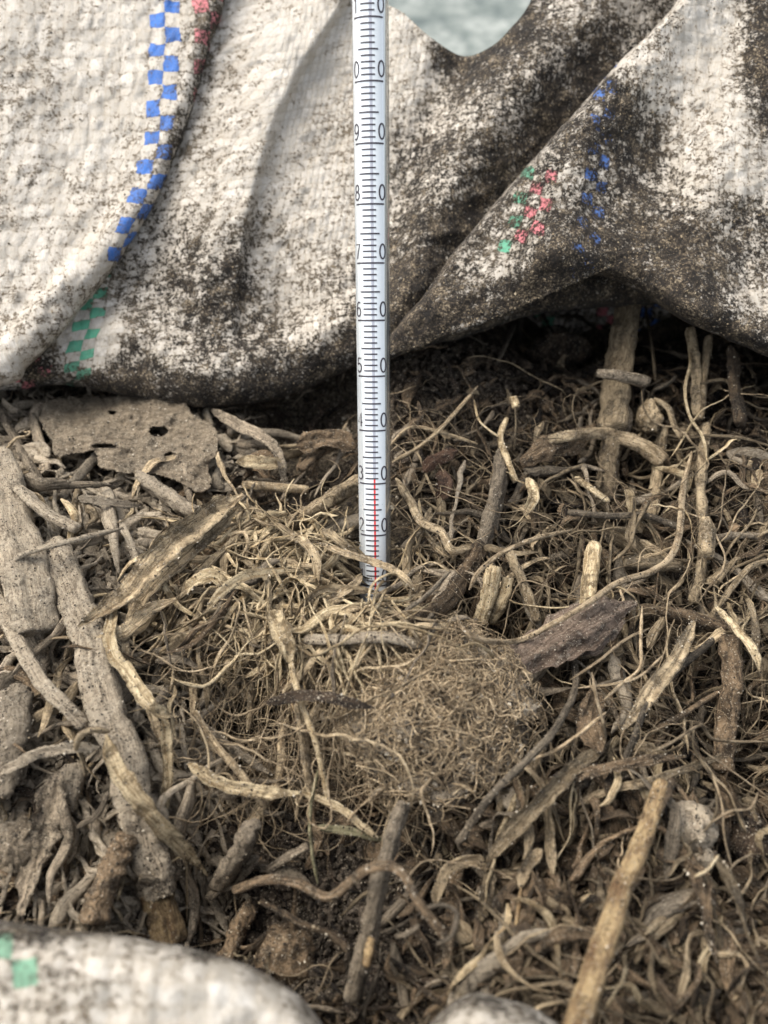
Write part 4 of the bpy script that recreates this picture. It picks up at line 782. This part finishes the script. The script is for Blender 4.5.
def thin(key, xy):
    px, py = to_px(xy[:, 0], xy[:, 1], Hm(xy[:, 0], xy[:, 1])); dr = np.zeros(len(xy))
    e = lambda cx, cy, rx, ry: ((px - cx) / rx) ** 2 + ((py - cy) / ry) ** 2 < 1
    if key in ('shred_brown', 'shred_dark', 'fine_root', 'flake_brown', 'stick_grey', 'shred_straw'): dr = np.where((px < 235) & (py > 400) & (py < 860), .8, dr)
    dr = np.where(e(330, 900, 170, 85), .8, dr); dr = np.where(e(460, 395, 110, 60), .7, dr); dr = np.where(e(700, 830, 60, 45), .6, dr); dr = np.where(e(300, 410, 90, 25), .8, dr)
    if key == 'flake_dusty' or key == 'stick_dusty': dr = np.where((py > 600), .55, dr)
    if key.startswith('flake_b') or key == 'flake_tan' or key == 'shred_dark': dr = dr * .7
    return xy[RS.rand(len(xy)) > dr]
def px_pts(cx, cy, rx, ry, n):
    a = RS.rand(n) * 6.283; r = np.sqrt(RS.rand(n)); X, Y, z = surf(cx + rx * r * np.cos(a), cy + ry * r * np.sin(a)); return np.stack([X, Y], -1)
def rect_pts(x0, x1, y0, y1, n):
    X, Y, z = surf(x0 + (x1 - x0) * RS.rand(n), y0 + (y1 - y0) * RS.rand(n)); return np.stack([X, Y], -1)
U = lambda a, b, n: a + (b - a) * RS.rand(n)
ST = {}
def stuff(key, xy, n, L, W, flat, lift, head, hs, curl, arch, thick=.008, K=4, bright=(0, 1)):
    xy = thin(key, keep(xy)); B = len(xy); V, Q, al, ar, pi = batch(xy, n, U(*L, B), U(*W, B), flat, U(*lift, B), head + hs * RS.randn(B), curl * .62 * (2 * RS.rand(B) - 1), U(0, arch, B), thick, K)
    qx, qy = to_px(xy[:, 0], xy[:, 1], Hm(xy[:, 0], xy[:, 1])); dm = damp_shade(qx, qy) * (RS.rand(B) > .12)
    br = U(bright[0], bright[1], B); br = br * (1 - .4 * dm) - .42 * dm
    ST.setdefault(key, []).append((V, Q, al, ar, br[pi]))
def flush(key, name, mat, label=None, kind='stuff', parent=None):
    off = 0; Vs, Qs, A, R2, N_2 = [], [], [], [], []
    for V, Q, al, ar, rn in ST[key]: Vs.append(V); Qs.append(Q + off); A.append(al); R2.append(ar); N_2.append(rn); off += len(V)
    o = mesh(name, np.concatenate(Vs), np.concatenate(Qs), MT[mat], None, {'al': np.concatenate(A), 'ar': np.concatenate(R2), 'rnd': np.concatenate(N_2)})
    o.parent = parent; tag(o, label, None, None, kind); return o
# wide coverage of shreds, everywhere in and beyond the frame
ALL = lambda n: rect_pts(-120, 890, 330, 1090, n)
LEFT = lambda n: rect_pts(-60, 250, 400, 940, n)
RIGHT = lambda n: rect_pts(400, 830, 380, 1060, n)
stuff('shred_brown', ALL(1100), 9, (.3, 1.1), (.03, .09), True, (.0, .4), 0, 3, 2.5, .12)
stuff('shred_brown', RIGHT(900), 10, (.5, 1.7), (.015, .065), True, (.05, .8), 1.3, .8, 2.8, .15)
stuff('shred_dark', ALL(1300), 8, (.3, 1.2), (.03, .11), True, (.0, .35), 0, 3, 2.2, .1)
stuff('shred_dark', RIGHT(900), 8, (.4, 1.3), (.03, .11), True, (.0, .55), 1.2, 1, 2.2, .1)
stuff('flake_dusty', LEFT(700), 9, (.3, 1.1), (.02, .06), True, (.05, .55), 2, 1.5, 1.6, .15)
stuff('shred_tan', LEFT(200), 9, (.25, .9), (.02, .07), True, (.0, .5), 0, 3, 2.2, .15, bright=(.2, .9))
stuff('shred_tan', rect_pts(180, 420, 550, 690, 650), 12, (.5, 2.1), (.015, .07), True, (.1, .95), 1.4, .9, 2.6, .2)
stuff('shred_tan', rect_pts(430, 790, 480, 790, 420), 10, (.4, 1.8), (.02, .08), True, (.1, .8), 1.1, .9, 2., .15)
stuff('shred_tan', rect_pts(450, 800, 800, 1060, 260), 9, (.4, 1.2), (.03, .09), True, (.1, .85), 1.4, .8, 3.5, .2, bright=(0, .6))
stuff('shred_straw', rect_pts(180, 415, 545, 690, 620), 12, (.6, 2.2), (.015, .055), True, (.35, 1.1), 1.5, .9, 1.3, .15, bright=(.35, 1.1))
stuff('shred_straw', ALL(200), 8, (.2, .8), (.015, .04), True, (.1, .7), 0, 3, 2.5, .15, bright=(0, .5))
stuff('stick_grey', ALL(520), 7, (.4, 1.6), (.02, .07), False, (.0, .45), 1.2, 1., .6, .05, K=7)
stuff('stick_grey', RIGHT(420), 7, (.5, 1.8), (.03, .09), False, (.0, .6), 1.3, .8, .6, .05, K=8, bright=(0, .8))
stuff('stick_dusty', rect_pts(-60, 215, 420, 920, 420), 7, (.5, 2.0), (.03, .12), False, (.0, .55), 2., .6, .5, .05, K=9, bright=(.4, 1))
stuff('flake_brown', RIGHT(700), 6, (.25, .8), (.07, .19), True, (.02, .7), 1.3, 1.2, 1.5, .25)
stuff('flake_brown', rect_pts(440, 820, 790, 1070, 650), 7, (.3, .9), (.08, .17), True, (.1, .9), 1.4, 1.1, 2, .35)
stuff('flake_brown', ALL(500), 6, (.25, .8), (.07, .2), True, (.0, .4), 0, 3, 1.5, .25)
stuff('flake_tan', rect_pts(180, 420, 545, 690, 150), 7, (.3, .9), (.07, .16), True, (.2, .95), 1.4, 1, 1.5, .25)
stuff('flake_tan', RIGHT(260), 6, (.2, .7), (.05, .15), True, (.1, .8), 1.3, 1.2, 1.5, .3)
stuff('flake_dusty', LEFT(1100), 6, (.25, .9), (.06, .19), True, (.0, .5), 2, 1.4, 1.2, .2)
stuff('fine_root', ALL(300), 14, (.5, 2.0), (.004, .011), False, (.1, .7), 0, 3, 6, .1)
stuff('fine_root', rect_pts(180, 420, 650, 850, 560), 20, (.7, 2.6), (.005, .011), False, (.2, 1.0), 0, 3, 8, .12)
stuff('fine_root', rect_pts(400, 790, 440, 780, 520), 18, (.7, 2.8), (.005, .012), False, (.2, 1.1), 1.2, 1.2, 5, .1)
stuff('fine_root', rect_pts(390, 560, 345, 470, 150), 14, (.3, 1.2), (.004, .008), False, (.1, .5), 0, 3, 5, .1, bright=(0, .4))
stuff('coarse_root', RIGHT(100), 18, (1.2, 3.6), (.013, .03), False, (.2, 1.0), 1.2, .9, 3.5, .1, K=6)
stuff('coarse_root', rect_pts(150, 430, 540, 850, 70), 18, (1.0, 2.6), (.012, .024), False, (.3, 1.0), .5, 1.5, 4, .12, K=6)
flush('flake_brown', 'brown_leaf_flakes', 'brown', 'crumpled brown leaf flakes mixed through the compost')
flush('flake_tan', 'tan_leaf_flakes', 'tan', 'crumpled tan leaf flakes mixed through the compost')
flush('flake_dusty', 'dusty_leaf_flakes', 'dusty', 'dusty crumpled leaf flakes between the left stalks')
flush('shred_brown', 'brown_leaf_shreds', 'brown', 'small brown leaf shreds matted over the compost')
flush('shred_dark', 'dark_leaf_shreds', 'dark', 'dark rotted leaf shreds matted low in the compost')
flush('shred_tan', 'tan_leaf_shreds', 'tan', 'tan dry leaf shreds matted over the compost')
flush('shred_straw', 'straw_shreds', 'straw', 'pale straw shreds scattered among the litter')
flush('stick_dusty', 'dusty_stem_litter', 'dusty', 'small dusty stem bits between the left stalks')
flush('stick_grey', 'stem_litter', 'grey', 'small grey stem bits littering the compost')
flush('fine_root', 'fine_roots', 'root', 'hair fine tan roots tangled through the compost')
flush('coarse_root', 'wiry_roots', 'tan', 'wiry tan roots tangled through the right side')
# root ball: lumpy core and its mat of rootlets
c, d = P(436, 714, .0); n, m = 60, 90
th, ph = np.meshgrid(np.linspace(.02, 1.75, n), np.linspace(0, 2 * math.pi, m, endpoint=False), indexing='ij')
q = np.stack([np.sin(th) * np.cos(ph), np.sin(th) * np.sin(ph), np.cos(th)], -1)
r = 1 + .34 * fbm(q * 2.4, 3, 3) + .14 * fbm(q * 8, 3, 4)
V = c + q * r[..., None] * np.array([1.42, 1.32, .95]); idx = np.arange(n * m).reshape(n, m); r2 = np.roll(idx, -1, 1)
ball = empty('root_ball', c); tag(ball, 'rounded dusty clump of soil bound by fine tan roots, right below the thermometer', 'root ball'); LM.append((c[0], c[1], 'root ball'))
o = mesh('soil_core', V.reshape(-1, 3), np.stack([idx[:-1], idx[1:], r2[1:], r2[:-1]], -1).reshape(-1, 4), MT['dusty'], None, {'al': V[..., 0].ravel() * 3, 'ar': V[..., 1].ravel() * .2, 'rnd': np.full(n * m, .5)}); o.parent = ball; o.matrix_parent_inverse = ball.matrix_basis.inverted()
VB = V.reshape(-1, 3); i = RS.randint(0, len(VB) * 9 // 10, 14000); CRUMBPTS.append(VB[i] + .05 * RS.randn(len(i), 3))
B = 1000; i = RS.randint(0, int(len(VB) * .92), B); c0 = VB[i]; nr = nrm((c0 - c) / np.array([1.42, 1.32, .95]) ** 2); n_ = 14
t = np.linspace(-.5, .5, n_)[None, :, None]; t1 = nrm(np.cross(nr, RS.randn(B, 3) + np.array([0, 0, .01]))); t2 = np.cross(nr, t1); L = U(.25, 1.1, B)[:, None, None]; ph = RS.rand(B, 1, 1) * 6.28
pth = c0[:, None] + t1[:, None] * L * t + t2[:, None] * L * (.28 * np.sin(t * 6 + ph) + .1 * np.sin(t * 14 + ph * 3)) + nr[:, None] * (.06 + .08 * np.sin(t * 9 + ph * 2) + .05 * RS.rand(B, 1, 1))
qd = (pth - c) / np.array([1.42, 1.32, .95]); rr_ = np.linalg.norm(qd, axis=-1, keepdims=True); pth = c + (pth - c) / rr_ * np.maximum(rr_ * .8 + .22, rr_)
V_, Q_, al, ar, pi = sweep(pth, sec_round(U(.004, .012, B)[:, None] * np.ones((1, n_)), 4, .2))
ST['ball'] = [(V_, Q_, al, ar, U(.55, 1.3, B)[pi])]; o = flush('ball', 'rootlets', 'root', None); o.parent = ball; o.matrix_parent_inverse = ball.matrix_basis.inverted(); o['kind'] = 'stuff'
# ------------------------------------------------------------------ individual mid-size litter pieces
LMA = np.array([(l[0], l[1]) for l in LM]); used = {}
def lm_label(x, y, head):
    okk = [j for j in range(len(LM)) if len(LM[j][2].split()) >= 2 and LM[j][2] not in ('dry stem', 'leaf strip', 'straw piece', 'thick stalk', 'crinkled leaf', 'curled leaf', 'stub stalk', 'big leaf', 'cut straw', 'upright stem', 'folded blade')]
    dd = np.hypot(LMA[okk, 0] - x, LMA[okk, 1] - y); j = [okk[k] for k in np.argsort(dd)[:6]]
    for a_ in j:
        for b_ in j:
            if a_ == b_: continue
            s_ = '%s between the %s and the %s' % (head, LM[a_][2], LM[b_][2])
            if s_ not in used and len(s_.split()) <= 16: used[s_] = 1; return s_
    return '%s near the %s' % (head, LM[j[0]][2])
def indiv(name, cat, group, zones, flat, n, L, W, lift, curl, arch, mats, heads, cup=0):
    cnt = 0
    for (x0, x1, y0, y1, num, head, hs) in zones:
        for _ in range(num):
            xy = rect_pts(x0, x1, y0, y1, 1); l_ = U(*L, 1); w_ = U(*W, 1); cv = U(-curl, curl, 1) * .6
            V, Q, al, ar, pi = batch(xy, n, l_, w_, flat, U(*lift, 1), np.array([head + hs * RS.randn()]), cv, U(0, arch, 1), .010, 9)
            V = V + .012 * np.stack([fbm(V * 9, 2, 31 + a_) for a_ in range(3)], -1)
            mt = mats[RS.randint(len(mats))]; mid = V.mean(0)
            px, py = to_px(mid[0], mid[1], mid[2])
            if abs(px - 376) < 26 and py < 600: continue
            o = mesh(name, V, Q, MT[mt], None, {'al': al, 'ar': ar, 'rnd': np.full(len(V), RS.rand() - (.30 * float(damp_shade(px, py)) if RS.rand() > .2 else 0))}, loc=(mid[0], mid[1], V[:, 2].min()))
            hd = ('short ' if l_[0] < (L[0] + L[1]) / 2 else 'long ') + {'tan': 'tan', 'straw': 'pale', 'dusty': 'dusty', 'brown': 'brown', 'grey': 'grey', 'dark': 'dark', 'root': 'tan', 'purple': 'purplish', 'rust': 'rusty'}[mt] + ' ' + heads + ('' if abs(cv[0]) < curl * .4 else ' curl')
            tag(o, lm_label(mid[0], mid[1], hd), cat, group); cnt += 1
    return cnt
indiv('leaf_shred', 'leaf shred', 'dry leaf shreds lying in the compost', [(170, 420, 545, 690, 62, 1.2, .9), (0, 240, 460, 800, 22, 0, 2), (440, 768, 470, 780, 40, 1.1, .8), (470, 768, 800, 1010, 62, 1.5, .7)], True, 16, (.7, 2.0), (.045, .10), (.55, 1.15), 2.4, .15, ['tan', 'tan', 'straw', 'brown', 'grey'], 'leaf shred')
indiv('stem_fragment', 'stem piece', 'short broken stems lying in the compost', [(0, 200, 470, 900, 26, 2., .5), (230, 360, 420, 560, 12, .3, .8), (400, 768, 400, 800, 44, 1.2, .9), (460, 768, 800, 1000, 16, 1.3, .8), (180, 330, 700, 900, 8, 1, 1)], False, 14, (.8, 2.4), (.05, .13), (.35, .9), .5, .05, ['tan', 'grey', 'brown', 'grey', 'dusty'], 'stem piece')
indiv('root_strand', 'root', 'loose root strands lying over the compost', [(180, 420, 660, 850, 20, .3, 1.2), (410, 768, 440, 800, 40, 1.1, .9), (420, 768, 800, 980, 8, 1.2, 1)], False, 34, (1.3, 3.6), (.009, .022), (.8, 1.35), 3., .08, ['root', 'root', 'tan', 'straw'], 'root strand')
# ------------------------------------------------------------------ crumbs of soil
def crumbs(name, Pts, size, mat, label, parent=None, kind='stuff', bias=None):
    n = len(Pts); oc = np.array([(1, 0, 0), (-1, 0, 0), (0, 1, 0), (0, -1, 0), (0, 0, 1), (0, 0, -1)], float)
    tri = np.array([(0, 2, 4), (2, 1, 4), (1, 3, 4), (3, 0, 4), (2, 0, 5), (1, 2, 5), (3, 1, 5), (0, 3, 5)])
    s_ = size[0] * (size[1] / size[0]) ** (RS.rand(n) ** 2.2); v = oc[None] * (.55 + .9 * RS.rand(n, 6, 1)) + .25 * RS.randn(n, 6, 3)
    v = v * s_[:, None, None]; a_ = RS.rand(n) * 6.28; c_, d_ = np.cos(a_)[:, None], np.sin(a_)[:, None]
    v = np.stack([v[..., 0] * c_ - v[..., 1] * d_, v[..., 0] * d_ + v[..., 1] * c_, v[..., 2] * .8], -1) + Pts[:, None]
    rn = RS.rand(n); rn = rn if bias is None else np.clip(rn + bias, 0, 1)
    o = mesh(name, v.reshape(-1, 3), (tri[None] + 6 * np.arange(n)[:, None, None]).reshape(-1, 3), mat, None, {'rnd': np.repeat(rn, 6)}, smooth=False)
    tag(o, label, None, None, kind); o.parent = parent
    if parent: o.matrix_parent_inverse = parent.matrix_basis.inverted()
    return o
n = 60000; xy = np.concatenate([rect_pts(-40, 810, 340, 1060, n), rect_pts(-40, 260, 440, 940, 9000), px_pts(740, 450, 60, 90, 4000)]); z = Hm(xy[:, 0], xy[:, 1]) + fine_h(xy[:, 0], xy[:, 1]) - .10
crumbs('soil_crumbs', np.stack([xy[:, 0], xy[:, 1], z], -1), (.010, .055), CRUMB, 'loose soil crumbs and grit strewn over the compost', bias=.16 * (dustiness(xy[:, 0], xy[:, 1]) - .6))
cp = np.concatenate(CRUMBPTS); xy = keep(np.concatenate([rect_pts(-40, 810, 340, 1060, 13000), rect_pts(-40, 250, 440, 940, 5500), rect_pts(390, 600, 350, 480, 4500), rect_pts(180, 480, 820, 1000, 4500)])); z = Hm(xy[:, 0], xy[:, 1]) + fine_h(xy[:, 0], xy[:, 1]) + .18 * RS.rand(len(xy))
crumbs('soil_lumps', np.stack([xy[:, 0], xy[:, 1], z], -1), (.03, .10), SOILL, 'lumps of dark crumbly soil between the litter')
xy = rect_pts(-40, 235, 420, 940, 9000); z = Hm(xy[:, 0], xy[:, 1]) + fine_h(xy[:, 0], xy[:, 1]) + .3 * RS.rand(len(xy)) ** 1.5
crumbs('dusty_lumps', np.stack([xy[:, 0], xy[:, 1], z], -1), (.03, .13), MT['dusty'], 'dusty grey soil lumps between the left stalks')
crumbs('clinging_grit', cp, (.007, .022), CRUMB, 'fine grit clinging to stalks, leaves and root ball')
q_ = wrap(U(-1.4, 1.4, 130), sT(2) + (sT(38) - sT(2)) * RS.rand(130) ** 2.2, RAD * 1.01)
crumbs('dust_specks', q_, (.005, .018), CRUMB, None, parent=thermo)
Vq = VB[RS.randint(0, len(VB) * 9 // 10, 7000)]; crumbs('soil_crumbs', Vq + .04 * RS.randn(7000, 3), (.012, .055), CRUMB, None, parent=ball, bias=.12)
crumbs('soil_grit', np.concatenate(SACKPTS), (.007, .032), BAGCRUMB, 'dark soil grit stuck to the woven sack', parent=sack)
# ================================================================== camera, light, world
cd = bpy.data.cameras.new('camera'); cam = bpy.data.objects.new('camera', cd); COL.objects.link(cam); scn.camera = cam
cam.location = (0, 0, CAMH * CM); cam.rotation_euler = (math.radians(90) - PITCH, 0, 0)
cd.sensor_fit = 'VERTICAL'; cd.sensor_height = 24; cd.sensor_width = 18; cd.lens = F / 1024 * 24; cd.clip_start = .005; cd.clip_end = 200
cd.dof.use_dof = True; cd.dof.focus_distance = .163; cd.dof.aperture_fstop = 11.5
w = bpy.data.worlds.new('World'); scn.world = w; w.use_nodes = True; nt = w.node_tree; bg = nt.nodes['Background']
sk = nt.nodes.new('ShaderNodeTexSky'); sk.sky_type = 'NISHITA'; sk.sun_disc = False
SUN = np.array([-.55, .25, .95]); SUN = SUN / np.linalg.norm(SUN); el = math.asin(SUN[2]); az = math.atan2(SUN[0], SUN[1])
sk.sun_elevation = el; sk.sun_rotation = az; sk.air_density = 1.; sk.dust_density = 3.; sk.altitude = 0
hs = nt.nodes.new('ShaderNodeHueSaturation'); hs.inputs['Saturation'].default_value = .42; nt.links.new(sk.outputs[0], hs.inputs['Color']); nt.links.new(hs.outputs[0], bg.inputs[0]); bg.inputs[1].default_value = .15
sl = bpy.data.lights.new('sun', 'SUN'); sl.energy = 1.7; sl.angle = math.radians(45); sl.color = (1, .95, .88); so = bpy.data.objects.new('sun', sl); COL.objects.link(so)
so.rotation_euler = Vector(-SUN).to_track_quat('-Z', 'Y').to_euler(); so.location = (-.3, .1, .6)
v = scn.view_settings; v.view_transform = 'Standard'; v.look = 'None'; v.gamma = 1; v.use_curve_mapping = False; v.exposure = 1.3
